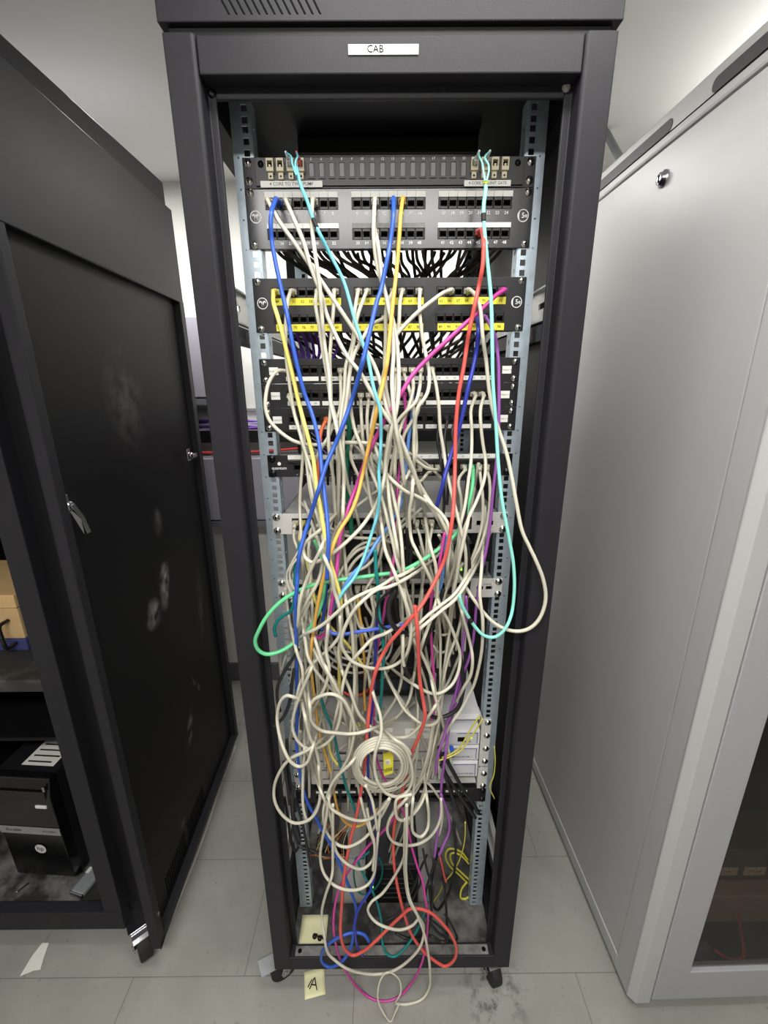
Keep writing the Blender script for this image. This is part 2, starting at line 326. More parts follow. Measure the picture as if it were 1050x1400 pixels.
# rails with square cage-nut holes
def rail(s, y, z0, z1, name='mounting_rail', dens=1):
    holes = []
    n0 = int(math.floor((ZR-z1)/U))-1
    for n in range(n0, n0+60):
        for o in (.00635, .022225, .0381):
            z = zu(n)-o
            if z0+.01 < z < z1-.01:
                x = s*.2325; holes.append((x-.0048, x+.0048, z-.0048, z+.0048))
        z = zu(n)-.0002
        if z0+.01 < z < z1-.01: holes.append((s*.2475-.0014, s*.2475+.0014, z-.0014, z+.0014))
    holes = [(min(h[0], h[1]), max(h[0], h[1]), h[2], h[3]) for h in holes]
    mb = MB(); a = sorted((s*.2555, s*.2235)); mb.plate(a[0], a[1], z0, z1, holes, y, y+.002, ZINC)
    zs = [(yy, yy+.008, z-.004, z+.004) for z in np.arange(z0+.03, z1-.03, U/1.5) for yy in (y+.012,)]
    mb.plate(y+.002, y+.03, z0, z1, zs, min(s*.2235, s*.2220), max(s*.2235, s*.2220), ZINC, 'yz')
    mb.box(*sorted((s*.2555, s*.2535)), y+.002, y+.03, z0, z1, ZINC)
    return part(name, mb, rack)
for s in (-1, 1): rail(s, RY, .13, 1.975); rail(s, .62, .13, 1.975, 'rear_mounting_rail')
bp = MB(); bp.box(-.262, .262, .031, .135, .1100, .1200, DUSTY); bp.box(-.262, .262, .62, RD-.03, .115, .12, DUSTY)
bp.box(-.262, -.17, .135, .62, .1150, .1200, DUSTY); bp.box(.13, .262, .135, .62, .115, .12, DUSTY)
part('base_plate', bp, rack, bevel=.001)
def caster(parent, x, y, ztop, ang, pedal=True, name='caster', k=1.0):
    c, s = math.cos(ang), math.sin(ang); R = .036*k
    ux = np.array([c, s, 0]); uy = np.array([-s, c, 0]); o = np.array([x, y, 0])
    P = lambda a, b, z: tuple(o+ux*a*k+uy*b*k+np.array([0, 0, z]))
    mb = MB(); mb.prism([P(-.024, -.024, ztop-.004), P(.024, -.024, ztop-.004), P(.024, .024, ztop-.004), P(-.024, .024, ztop-.004)], (0, 0, .004), CHROME)
    mb.lathe(P(0, 0, ztop-.004), (0, 0, -1), [(0, .022*k), (.006, .024*k), (.012, .020*k)], CHROME, 18)
    for q in (-1, 1):
        mb.prism([P(-.020, q*.019, ztop-.013), P(.022, q*.019, ztop-.013), P(.036, q*.019, R+.004*k), P(.031, q*.019, R-.010*k), P(.017, q*.019, R-.010*k)], tuple(uy*.002*q), CHROME)
    fs = []                                   # curved fender over the wheel
    for i in range(6):
        a = math.radians(58+13*i); fs.append((.024+.0405*math.cos(a), R+.0405*k*math.sin(a)))
    for (a0, h0), (a1, h1) in zip(fs[:-1], fs[1:]): mb.hexa([P(a0, -.019, min(h0, ztop-.004)), P(a0, .019, min(h0, ztop-.004)), P(a1, .019, min(h1, ztop-.004)), P(a1, -.019, min(h1, ztop-.004))], [P(a0, -.019, min(h0, ztop-.004)+.002), P(a0, .019, min(h0, ztop-.004)+.002), P(a1, .019, min(h1, ztop-.004)+.002), P(a1, -.019, min(h1, ztop-.004)+.002)], CHROME)
    root = part(name, mb, parent)
    w = MB().lathe(P(.024, -.014, R), tuple(uy), [(0, R-.006), (.002, R-.001), (.004, R), (.028*k-.004, R), (.028*k-.002, R-.001), (.028*k, R-.006)], RUBBER, 28)
    w.cyl(P(.024, -.023, R), P(.024, .023, R), .006, CHROME, n=10)
    part('wheel', w, root, label='black caster wheel')
    if pedal:
        m = MB().prism([P(.040, -.018, ztop-.030), P(.085, -.019, ztop-.020), P(.085, .019, ztop-.020), P(.040, .018, ztop-.030)], (0, 0, .005), mat('grey_pedal', (170, 172, 176), .35, .3)); part('brake_pedal', m, root, bevel=.001)
    return root
caster(rack, -.272, .055, ZB, math.radians(212)); caster(rack, .262, .055, ZB, math.radians(-75), False)
caster(rack, -.27, RD-.06, ZB, 2.6); caster(rack, .27, RD-.06, ZB, .5)
# ---------------------------------------------------------------- rack equipment
PORTS = []        # dict(panel, n, p)
def port_mesh(h=.0165, w=.0146):
    mb = MB(); mb.plate(-w/2, w/2, -h/2, h/2, [(-.0058, .0058, -.0048, .0042)], 0, .002, PORTB)
    mb.plate(-.0031, .0031, -.0066, -.0048, [], -.0003, .0, PORTB)
    mb.box(-.0058, .0058, .011, .012, -.0048, .0042, PORTIN)
    mb.box(-.0058, -.0054, .002, .012, -.0048, .0042, PORTIN); mb.box(.0054, .0058, .002, .012, -.0048, .0042, PORTIN)
    mb.box(-.0058, .0058, .002, .012, .0038, .0042, PORTIN); mb.box(-.0058, .0058, .002, .012, -.0048, -.0044, PORTIN)
    for i in range(8): mb.box(-.0042+i*.0012-.0002, -.0042+i*.0012+.0002, .004, .010, .0030, .0034, GOLD)
    for q in (-1, 1): mb.box(q*.0068-.0003, q*.0068+.0003, -.0006, 0, -h/2, h/2, PORTIN)
    return mb
def add_port(parent, panel, n, x, y, z, src={}, small=False):
    k = small
    if k not in src:
        mb = port_mesh(.0118 if small else .0165, .0138 if small else .0146); mb.v = [(v[0]+x, v[1]+y, v[2]+z) for v in mb.v]
        src[k] = part('port', mb, parent, loc=(x, y, z))
    else: share(src[k], parent, (x, y, z), 'port')
    PORTS.append(dict(panel=panel, n=n, p=(x, y, z)))
def yan(mb, x, y, z, r):       # circled curly emblem on the left of the big patch panels
    ringmesh(mb, x, y, z, r*.86, r, PRINTW)
    for q in (-1, 1):
        pts = [(0, -.55), (.06, -.1), (.16, .18), (.36, .34), (.55, .26), (.58, .08)]; P = np.array(catmull([(q*a, b, 0) for a, b in pts], 4))*r
        for i in range(len(P)-1):
            a, b = P[i], P[i+1]; d = b-a; n = np.array([-d[1], d[0], 0]); n = n/(np.linalg.norm(n)+1e-9)*r*(.15 if i < 16 else .09)
            mb.add([(x+p[0], y, z+p[1]) for p in (a-n, b-n, b+n, a+n)], [(0, 1, 2, 3)], PRINTW)
def fivee(mb, x, y, z, r, ring):
    ringmesh(mb, x, y, z, r*.88, r, PRINTW)
    n = 20; vs = [(x+r*.86*math.cos(math.pi*.5+i*math.pi/n), y, z+r*.86*math.sin(math.pi*.5+i*math.pi/n)) for i in range(n+1)]
    vs2 = [(x-.35*r+r*.62*math.cos(math.pi*.5+i*math.pi/n)*.55, y, z+r*.86*math.sin(math.pi*.5+i*math.pi/n)) for i in range(n+1)]
    mb.add(vs+vs2, [(i, i+1, n+2+i, n+1+i) for i in range(n)], PRINTW)
    text(mb, '5', r*1.15, x+r*.02, y-.0001, z, PRINTW); text(mb, 'e', r*1.0, x+r*.52, y-.0001, z+r*.02, PRINTW)
YF = RY-.002
def faceplate(t, n0, n1, holes, m, flange=.012):
    mb = MB(); z1, z0 = zu(n0)-.0004, zu(n1)+.0004
    mb.plate(-HW, HW, z0, z1, holes, YF, RY-.0004, m)
    mb.box(-.222, .222, RY-.0004, RY+flange, z1-.0015, z1, m); mb.box(-.222, .222, RY-.0004, RY+flange, z0, z0+.0015, m)
    return part('faceplate', mb, t, bevel=.0004)
BLK = [(-.2085, -.0865), (-.0635, .0605), (.0825, .2065)]
def panel48(label, n0, short, base, rows, mat_face, yellow):
    t = thing('patch_panel', label, 'patch panel', (0, RY, zu(n0+2)))
    zt = zu(n0); holes = []
    for (pz0, pz1, _, _, _) in rows:
        for a, b in BLK: holes.append((a, b, zt-pz1, zt-pz0))
    faceplate(t, n0, n0+2, holes, mat_face)
    pr = MB()
    for ri, (pz0, pz1, s0, s1, nz) in enumerate(rows):
        for bi, (a, b) in enumerate(BLK):
            zc = zt-(pz0+pz1)/2
            bz = MB(); bz.plate(a+.0003, b-.0003, zt-pz1+.0003, zt-pz0-.0003, [(a+.0015, b-.0015, zt-pz1+.0004, zt-pz0-.0004)], YF-.0012, RY+.012, PORTB); part('port_block', bz, t)
            w = (b-a-.003)/8
            for i in range(8):
                add_port(t, short, base+ri*24+bi*8+i, a+.0015+w*(i+.5), YF-.0006, zc)
            st = MB(); off = .004 if yellow else 0
            sm = YELLOWL if yellow else (WORN if (ri, bi) == (1, 1) else WHITE)
            st.box(a+off, b, YF-.0012, YF, zt-s1, zt-s0, sm)
            if not yellow:
                for i in range(1, 8): st.box(a+w*i+.0013, a+w*i+.0017, YF-.0013, YF-.001, zt-s1, zt-s0, PRINTG)
            part('label_strip', st, t, label=('yellow number strip' if yellow else 'white label strip'))
            for i in range(8):
                text(pr, str(base+ri*24+bi*8+i), .0062 if yellow else .0068, a+.0015+w*(i+.5), YF-(.0014 if yellow else .0003), zt-nz, PRINTK if yellow else PRINTW)
    yan(pr, -.2262, YF-.0003, zt-.0405, .0095); fivee(pr, .2262, YF-.0003, zt-.0405, .0095, None)
    part('printed_marks', pr, t)
    for s in (-1, 1):
        for dz in (.006, .0825): screw(t, s*.2325, YF, zt-dz, .005)
    part('circuit_board', MB().box(-.215, .215, RY+.014, RY+.018, zu(n0+2)+.004, zt-.004, mat('dark_board', (24, 34, 28), .5)), t)
    return t
panel48('black patch panel with white label strips, port numbers one to forty-eight', 0, 'white-striped patch panel', 1,
        [(.0132, .0302, .0045, .0128, .0362), (.0585, .0748, .0505, .0578, .0802)], PANEL, False)
panel48('black patch panel with yellow number strips', 3, 'yellow-striped patch panel', 49,
        [(.0150, .0318, .0322, .0440, .0381), (.0590, .0745, .0750, .0868, .0809)], PANEL2, True)
# fibre panel
t = thing('patch_panel', 'black fibre panel at the very top with pale adapters at both ends', 'fibre panel', (0, RY, zu(0)))
zt = zu(-1); fxs = [(-.1945+i*.01665) for i in range(24)]
holes = [(x-.0042, x+.0042, zt-.0295, zt-.010) for x in fxs[4:20]]
faceplate(t, -1, 0, [], PANEL2); fr = MB(); fr.plate(-.221, .2215, zu(0)+.003, zt-.002, holes, YF-.003, YF, PANEL2); part('front_frame', fr, t, bevel=.0005)
BL = mat('grey_blank', (116, 115, 118), .45)
for i, x in enumerate(fxs):
    if 4 <= i < 20:
        mb = MB(); mb.plate(x-.0058, x+.0058, zt-.0318, zt-.0078, [(x-.0042, x+.0042, zt-.0298, zt-.0098)], YF-.0046, YF-.003, PLASTIC); mb.box(x-.0036, x+.0036, YF-.0042, YF-.003, zt-.0292, zt-.0104, BL)
        part('blank_cover', mb, t)
    else:
        mb = MB(); mb.plate(x-.0058, x+.0058, zt-.0240, zt-.0060, [(x-.0040, x+.0040, zt-.0185, zt-.0095)], YF-.012, YF-.003, BEIGEP)
        mb.box(x-.0042, x+.0042, YF-.0035, YF-.003, zt-.019, zt-.009, PORTIN); mb.box(x-.0015, x+.0015, YF-.012, YF-.003, zt-.0185, zt-.015, BEIGEP)
        mb.box(x-.0040, x+.0040, YF-.008, YF-.003, zt-.0335, zt-.024, BEIGEP); mb.cyl((x, YF-.0085, zt-.030), (x, YF-.008, zt-.030), .0016, PORTIN, n=10)
        part('fibre_adapter', mb, t, bevel=.0004)
        PORTS.append(dict(panel='fibre panel', n=i+1, p=(x, YF-.012, zt-.014)))
pr = MB()
for i in range(4, 20): text(pr, str(i+1), .0052, fxs[i], YF-.0034, zt-.0046, PRINTW)
part('printed_marks', pr, t)
def sticker(t, px0, py0, px1, py1, y, txt, size, m=WHITE, tm=PRINTG, name='label_strip', rows=None):
    a, b = at(px0, py0, Y=y), at(px1, py1, Y=y); mb = MB(); mb.box(a[0], b[0], y-.0005, y+.0003, b[2], a[2], m)
    for k, s in enumerate(txt.split('\n')):
        nn = len(txt.split('\n')); text(mb, s, size, (a[0]+b[0])/2, y-.0007, a[2]+(b[2]-a[2])*(k+.5)/nn, tm)
    return part(name, mb, t)
sticker(t, 356, 247.5, 441, 256, YF-.0033, '4 CORE TO TWO PUMP', .0068); sticker(t, 635, 246.5, 698, 254.5, YF-.0033, '4 CORE TO UNIT GATE', .0060)
sticker(t, 668, 215, 680, 221, YF-.0033, 'PUMP', .0045, WORN)
for s in (-1, 1):
    for dz in (.008, .034): screw(t, s*.2325, YF, zt-dz, .0052)
    screw(t, s*.2105, YF-.003, zt-.011, .004, DSCREW)
# three 24 port panels
def panel24(label, n0, short, strips, k):
    t = thing('patch_panel', label, 'patch panel', (0, RY, zu(n0+1)), None); zt = zu(n0); zc = zt-.0205
    G = [(-.1945+i*.0655, -.1945+i*.0655+.0625) for i in range(6)]
    faceplate(t, n0, n0+1, [(a, b, zc-.0085, zc+.0085) for a, b in G], PANEL2)
    pr = MB()
    for gi, (a, b) in enumerate(G):
        bz = MB(); bz.plate(a+.0003, b-.0003, zc-.0083, zc+.0083, [(a+.0015, b-.0015, zc-.0080, zc+.0080)], YF-.001, RY+.012, PORTB); part('port_block', bz, t)
        w = (b-a-.003)/4
        for i in range(4): add_port(t, short, gi*4+i+1, a+.0015+w*(i+.5), YF-.0005, zc)
        st = MB(); st.box(a+.001, b-.001, YF-.0012, YF, zt-.0395, zt-.0318, WHITE)
        for i in range(4):
            if (gi*5+i*3+k) % 3: text(st, ('%02d' % (gi*4+i+1)), .0048, a+.0015+w*(i+.5), YF-.0014, zt-.0357, PRINTG)
        part('label_strip', st, t, label='white number strip')
    for x in (-.2155, .2175):
        st = MB(); st.box(x-.0085, x+.0085, YF-.0006, YF, zt-.0285, zt-.0150, WHITE); text(st, 'Category 5e', .0034, x, YF-.0008, zt-.0218, PRINTG); part('badge', st, t, label='white maker badge')
    for s in (-1, 1):
        for dz in (.0075, .0370): screw(t, s*.2325, YF, zt-dz, .0045)
    part('circuit_board', MB().box(-.2, .2, RY+.013, RY+.016, zu(n0+1)+.003, zt-.003, mat('dark_board', (24, 34, 28), .5)), t)
    return t
panel24('black single-row patch panel, uppermost of the three with white corner badges', 6, 'uppermost badged patch panel', 1, 0)
panel24('black single-row patch panel, middle one of the three with white corner badges', 7, 'middle badged patch panel', 1, 1)
panel24('black single-row patch panel, lowest of the three with white corner badges', 8, 'lowest badged patch panel', 1, 2)
# panel under a long white strip
t = thing('patch_panel', 'black single-row patch panel topped by one long white strip, quantum lettering at left', 'patch panel', (0, RY, zu(11))); zt = zu(10)
G = [(-.192+i*.0655, -.192+i*.0655+.0625) for i in range(6)]; zc = zt-.0245
faceplate(t, 10, 11, [(a, b, zc-.0085, zc+.0085) for a, b in G], PANEL2)
for gi, (a, b) in enumerate(G):
    bz = MB(); bz.plate(a+.0003, b-.0003, zc-.0083, zc+.0083, [(a+.0015, b-.0015, zc-.008, zc+.008)], YF-.001, RY+.012, PORTB); part('port_block', bz, t)
    w = (b-a-.003)/4
    for i in range(4): add_port(t, 'quantum-lettered patch panel', gi*4+i+1, a+.0015+w*(i+.5), YF-.0005, zc)
st = MB(); st.box(-.2, .212, YF-.004, YF, zt-.0085, zt-.0005, WHITE)
for i in range(24): text(st, '%d' % (i+1), .005, -.192+.0078+.01637*i, YF-.0042, zt-.0045, PRINTG)
part('label_strip', st, t, label='long white label strip'); st = MB(); st.box(-.2, .212, YF-.008, YF, zt-.0145, zt-.009, PLASTIC); part('strip_holder', st, t, bevel=.001)
pr = MB(); text(pr, 'quantum', .0085, -.219, YF-.0003, zt-.0262, PRINTW)
n = 16; pr.add([(-.2185+.0035*math.cos(i*2*math.pi/n), YF-.0003, zt-.0175+.0035*math.sin(i*2*math.pi/n)) for i in range(n)], [tuple(range(n))], PRINTW)
for i in range(24): pr.box(-.192+.0078+.01637*i-.0008, -.192+.0078+.01637*i+.0008, YF-.0004, YF-.0002, zt-.0400, zt-.0385, PRINTW)
part('printed_marks', pr, t)
for s in (-1, 1):
    for dz in (.0075, .0370): screw(t, s*.2325, YF, zt-dz, .0062, DSCREW)
part('cable_tray', MB().box(-.15, .19, RY+.014, RY+.12, zu(11)+.001, zu(11)+.003, GREYMET), t)
# switches
def switch_face(t, n0, n1, holes, m, depth, lid):
    mb = MB(); z1, z0 = zu(n0), zu(n1); mb.plate(-HW, HW, z0, z1, holes, YF-.001, RY-.0004, m); part('faceplate', mb, t, bevel=.0008)
    b = MB(); b.box(-.2195, .2195, RY+.0, RY+depth, z1-.0012, z1, lid); b.box(-.2195, -.2185, RY, RY+depth, z0, z1, lid); b.box(.2185, .2195, RY, RY+depth, z0, z1, lid); b.box(-.2195, .2195, RY, RY+depth, z0, z0+.0012, lid); b.box(-.2195, .2195, RY+depth-.002, RY+depth, z0, z1, lid)
    part('case', b, t)
    for s in (-1, 1):
        for dz in (.0075, .0365): screw(t, s*.2325, YF-.001, z1-dz, .0062)
t = thing('network_switch', 'light grey network switch with wide grey lid, upper of two', 'network switch', (0, RY, zu(13.71)))
z1 = zu(12.71); sa = [(-.1935+i*.0152+(.004 if i >= 12 else 0)) for i in range(24)]
switch_face(t, 12.71, 13.71, [(sa[0]-.0078, sa[11]+.0078, z1-.0365, z1-.010), (sa[12]-.0078, sa[23]+.0078, z1-.0365, z1-.010), (.178, .193, z1-.028, z1-.018), (.197, .212, z1-.028, z1-.018)], GREYMET, .30, GREYTOP)
for k, a in ((0, sa[0]), (1, sa[12])):
    bz = MB(); bz.plate(a-.0076, a+11*.0152+.0076, z1-.0363, z1-.0102, [(a-.0070, a+11*.0152+.0070, z1-.0263, z1-.0104)], YF-.0008, RY+.012, mat('dark_bezel', (52, 52, 52), .5)); part('port_block', bz, t)
    bz = MB()
    for i in range(12): bz.box(a+i*.0152-.0035, a+i*.0152-.0015, YF-.0012, YF-.0006, z1-.033, z1-.031, mat('dim_indicator', (150, 150, 140), .4))
    part('indicator_row', bz, t)
for i, x in enumerate(sa): add_port(t, 'upper grey switch', i+1, x, YF-.0004, z1-.0183)
part('slot_backs', MB().box(.176, .214, RY+.01, RY+.012, z1-.03, z1-.016, PORTIN), t)
t = thing('network_switch', 'light grey network switch with dark port row, lower of two', 'network switch', (0, RY, zu(17.04)))
z1 = zu(16.04); sb = [(-.1915+i*.0152+(.006 if i >= 12 else 0)) for i in range(24)]
switch_face(t, 16.04, 17.04, [(sb[0]-.0078, sb[11]+.0078, z1-.0365, z1-.010), (sb[12]-.0078, sb[23]+.0078, z1-.0365, z1-.010), (.186, .200, z1-.026, z1-.018), (.206, .219, z1-.026, z1-.018)], GREYMET, .28, GREYTOP)
for a in (sb[0], sb[12]):
    bz = MB(); bz.plate(a-.0076, a+11*.0152+.0076, z1-.0363, z1-.0102, [(a-.0070, a+11*.0152+.0070, z1-.0263, z1-.0104)], YF-.0008, RY+.012, mat('dark_bezel', (52, 52, 52), .5)); part('port_block', bz, t)
for i, x in enumerate(sb): add_port(t, 'lower grey switch', i+1, x, YF-.0004, z1-.0183)
pr = MB(); text(pr, 'cisco', .0085, .2085, YF-.0013, z1-.0125, PRINTG)
for i in range(7): pr.box(.1965+i*.004, .1973+i*.004, YF-.0013, YF-.0011, z1-.0055, z1-.0030-.002*abs(i % 4-2)+.001, PRINTG)
part('printed_marks', pr, t); part('slot_backs', MB().box(.182, .222, RY+.01, RY+.012, z1-.03, z1-.014, PORTIN), t)
# small black media converter with green lights standing on the lower switch
z0 = zu(16.04)+.0005
t = thing('media_converter', 'small black media converter with four green lights on the lower switch', 'media converter', (.18, .18, z0))
mb = MB(); mb.box(.128, .212, .135, .24, z0, z0+.033, PLASTIC); part('case', mb, t, bevel=.002)
mb = MB(); mb.plate(.128, .212, z0+.001, z0+.032, [(.185, .207, z0+.004, z0+.024)], .132, .135, mat('grey_fascia', (70, 72, 74), .4)); part('fascia', mb, t, bevel=.0006)
for i in range(2):
    for j in range(2):
        part('indicator', MB().box(.1445+i*.006, .149+i*.006, .1312, .1322, z0+.013+j*.007, z0+.018+j*.007, GREEN_LED), t)
# black switch standing between the two grey switches
def black_box(name, label, cat, x0, x1, n0, n1, y, depth, lines, leds, ears=False):
    z1, z0 = zu(n0), zu(n1); t = thing(name, label, cat, ((x0+x1)/2, y, z0))
    part('case', MB().box(x0, x1, y+.004, y+depth, z0, z1, mat('dark_case', (30, 30, 33), .45)), t, bevel=.002)
    mb = MB(); mb.box(x0+.002, x1-.002, y, y+.004, z0+.002, z1-.002, PLASTIC); part('front', mb, t, bevel=.001)
    mb = MB()
    for (fx, w, fz, h, m) in lines: mb.box(x0+fx, x0+fx+w, y-.0006, y+.0002, z0+fz, z0+fz+h, m)
    if lines: part('trim_lines', mb, t)
    for (fx, fz, m) in leds: part('indicator', MB().box(x0+fx-.0014, x0+fx+.0014, y-.001, y+.0004, z0+fz-.0014, z0+fz+.0014, m), t)
    return t
DG = mat('dark_grey_line', (70, 72, 76), .4); BLUEG = mat('dark_blue_fascia', (36, 46, 58), .4)
black_box('modem', 'black network box with one white light, between the two grey switches', 'modem', -.12, .14, 14.35, 15.55, .17, .2, [(.01, .2, .012, .0012, DG), (.05, .03, .03, .002, mat('teal_line', (40, 110, 110), .4))], [(.062, .022, WHITE_LED)])
black_box('server', 'black rack server behind the cables under the lower switch', 'server', -.185, .185, 17.45, 20.4, .16, .35, [(.01, .35, .05, .0015, DG), (.2, .1, .085, .001, DG), (.01, .35, .018, .0012, DG)], [])
black_box('server', 'black rack server with one white light, lowest of the dark servers', 'server', -.185, .185, 20.5, 23.4, .16, .35, [(.01, .35, .012, .03, BLUEG), (.01, .35, .075, .0015, DG), (.01, .35, .052, .001, DG)], [(.137, .105, WHITE_LED)])
# light grey rack chassis with white converter modules
zA, zB_ = at(560, 985, Y=RY)[2], at(560, 1072, Y=RY)[2]
t = thing('equipment_chassis', 'light grey rack chassis behind the coiled cables, screwed on at right', 'chassis', (0, RY, zB_))
zm = (zA+zB_)/2
mb = MB(); mb.box(-.20, .215, RY+.002, RY+.26, zB_, zB_+.003, GREYMET); mb.box(-.20, .118, RY+.004, RY+.26, zA-.008, zA-.005, GREYMET); mb.box(-.2, -.197, RY+.002, RY+.26, zB_, zA-.005, GREYMET); mb.box(.112, .116, RY+.004, RY+.2, zB_, zA-.005, GREYMET); part('case', mb, t)
mb = MB(); mb.plate(-.20, .114, zB_+.003, zA-.005, [(-.16, -.02, zm-.004, zm+.004)], RY, RY+.003, GREYMET); part('front_plate', mb, t, bevel=.001)
for s in (1, -1):
    mb = MB(); mb.plate(*sorted((s*.2195, s*HW)), zm-.052+.012, zA+.004, [], YF-.001, RY-.0004, GREYMET); mb.box(*sorted((s*.2175, s*.2195)), YF-.001, RY+.04, zm-.04, zA+.004, GREYMET); part('ear', mb, t, bevel=.002)
    mb = MB(); mb.plate(*sorted((s*.2195, s*HW)), zB_-.012, zm-.046, [], YF-.001, RY-.0004, GREYMET); mb.box(*sorted((s*.2175, s*.2195)), YF-.001, RY+.04, zB_-.012, zm-.046, GREYMET); part('ear', mb, t, bevel=.002)
    for z in np.linspace(zA-.006, zB_-.004, 6): screw(t, s*.2325, YF-.001, z, .0062)
sl = MB()
for i in range(4): sl.box(-.19, .105, RY-.0015, RY+.0005, zB_+.018+i*.028, zB_+.0205+i*.028, GREYTOP)
part('ridges', sl, t)
mb = MB(); mb.box(-.083, .005, RY-.0012, RY, zA-.033, zA-.022, WHITE); text(mb, 'CONVERTER RACK', .0065, -.039, RY-.0014, zA-.0275, PRINTG); mb.box(.035, .105, RY-.0012, RY, zA-.052, zA-.025, WHITE); text(mb, 'SMART TELS', .0085, .07, RY-.0014, zA-.033, PRINTG); text(mb, 'power', .0065, .07, RY-.0014, zA-.045, PRINTG); part('name_plate', mb, t, label='white printed plates')
mb = MB(); mb.add([(.055, RY-.0008, zA-.021), (.072, RY-.0008, zA-.021), (.0635, RY-.0008, zA-.007)], [(0, 1, 2)], YELLOWL); mb.box(.0630, .0640, RY-.001, RY-.0008, zA-.0175, zA-.012, PRINTK); mb.box(-.09, -.06, RY-.0008, RY, zA-.016, zA-.009, YELLOWL); mb.box(-.03, -.005, RY-.0008, RY, zA-.016, zA-.009, YELLOWL); part('warning_mark', mb, t, label='yellow warning labels')
part('indicator', MB().box(.0, .004, RY-.0012, RY, zA-.050, zA-.044, mat('lime_led', (190, 240, 60), .4, emit=2)), t)
for i, (dx, zz0, zz1) in enumerate(((.128, zA-.062, zA-.020), (.120, zA-.108, zA-.066), (.122, zA-.160, zA-.114))):
    zz0 = max(zz0, zB_+.0035)
    names = ['white converter module with network socket, topmost of three at right of chassis', 'white converter module crossed by the thin yellow cables', 'white converter module just above the black lower patch panel']
    q = thing('converter_module', names[i], 'converter', ((dx+.214)/2, RY, zz0), 'white converter modules')
    y0 = RY-.012+.006*i*0; x1 = .2135
    part('case', MB().box(dx, x1, y0, RY+.10, zz0, zz1, WHITEBOX), q, bevel=.002)
    f = MB(); f.box(dx+.004, x1-.004, y0-.0012, y0+.0005, zz0+.003, zz1-.004, mat('module_face', (196, 196, 200), .4)); part('fascia', f, q, bevel=.0006)
    p = MB(); p.box(dx+.03, x1-.006, y0-.0016, y0-.0012, zz1-.0075, zz1-.006, PRINTB); p.box(x1-.0075, x1-.006, y0-.0016, y0-.0012, zz0+.006, zz1-.006, PRINTB)
    text(p, ['MEDIA', 'CONVERTER 1', 'MDI-X AUTO SW'][i], .0068, dx+.055, y0-.0016, zz0+.011, PRINTK); part('printed_marks', p, q)
    if i == 0:
        s_ = MB(); s_.box(dx+.032, dx+.050, y0-.0022, y0-.001, zz0+.012, zz0+.024, PORTIN); part('socket', s_, q)
        part('indicator', MB().box(dx+.062, dx+.066, y0-.002, y0-.0008, zz0+.020, zz0+.024, mat('lime_led', (190, 240, 60), .4, emit=2)), q)
    if i == 1:
        b = MB(); b.box(dx+.018, dx+.030, y0-.02, y0-.001, zz1-.014, zz1+.004, BLUEP); part('blue_plug', b, q, bevel=.001)
# slanted light plate resting above the chassis at right
zz = zA+.006
mb = MB(); mb.prism([(.125, RY+.01, zz), (.216, RY+.01, zz), (.214, RY+.28, zz+.012), (.14, RY+.28, zz+.012)], (0, 0, .0025), WHITEBOX); mb.prism([(.125, RY+.008, zz-.012), (.216, RY+.008, zz-.012), (.216, RY+.010, zz), (.125, RY+.010, zz)], (0, .0015, 0), WHITEBOX)
tag(mesh_obj('cover_plate', mb, loc=(.17, RY+.15, zz), bevel=.0008), 'loose pale grey cover plate above the white converter modules', 'cover plate')
# black lower patch panel
zP1, zP0 = at(560, 1076, Y=RY)[2], at(560, 1099, Y=RY)[2]
zP1 = zB_-.0125; zP0 = zP1-U
t = thing('patch_panel', 'black patch panel with short white dashes, lowest in the rack', 'patch panel', (0, RY, zP0))
G = [(-.192+i*.0655, -.192+i*.0655+.0625) for i in range(6)]; zc = zP1-.026
mb = MB(); mb.plate(-HW, HW, zP0, zP1, [(a, b, zc-.0085, zc+.0085) for a, b in G], YF, RY-.0004, PANEL2); mb.box(-.222, .222, RY-.0004, RY+.05, zP1-.0015, zP1, PANEL2); part('faceplate', mb, t, bevel=.0004)
for gi, (a, b) in enumerate(G):
    bz = MB(); bz.plate(a+.0003, b-.0003, zc-.0083, zc+.0083, [(a+.0015, b-.0015, zc-.008, zc+.008)], YF-.001, RY+.012, PORTB); part('port_block', bz, t)
    w = (b-a-.003)/4
    for i in range(4): add_port(t, 'lowest black patch panel', gi*4+i+1, a+.0015+w*(i+.5), YF-.0005, zc)
    st = MB()
    for q in range(3): st.box(a+.003+q*.020, a+.018+q*.020, YF-.001, YF, zP1-.012, zP1-.006, WHITE)
    part('label_strip', st, t, label='white label dashes')
for s in (-1, 1):
    for dz in (.0075, .0370): screw(t, s*.2325, YF, zP1-dz, .0055, DSCREW)
# things lying on the base
UX0, UX1, UY0, UY1 = -.075, .085, .20, .48
t = thing('power_supply', 'black power supply box with two green lights at the bottom', 'power supply', (.01, .3, .0))
a = at(470, 1238, Y=UY0)
mb = MB(); mb.box(UX0, UX1, UY0, UY1, .001, .17, mat('dark_case', (30, 30, 33), .45)); part('case', mb, t, bevel=.006)
mb = MB(); mb.box(UX0+.006, UX1-.006, UY0-.004, UY0+.002, .012, .16, PLASTIC); part('front', mb, t, bevel=.002)
for z in (.085, .092): part('indicator', MB().box(UX0+.021, UX0+.0235, UY0-.0052, UY0-.0035, z, z+.003, GREEN_LED), t)
mb = MB()
for i in range(5): mb.box(UX0+.05, UX1-.02, UY0-.005, UY0-.0035, .04+i*.02, .042+i*.02, DG)
part('vent_lines', mb, t)
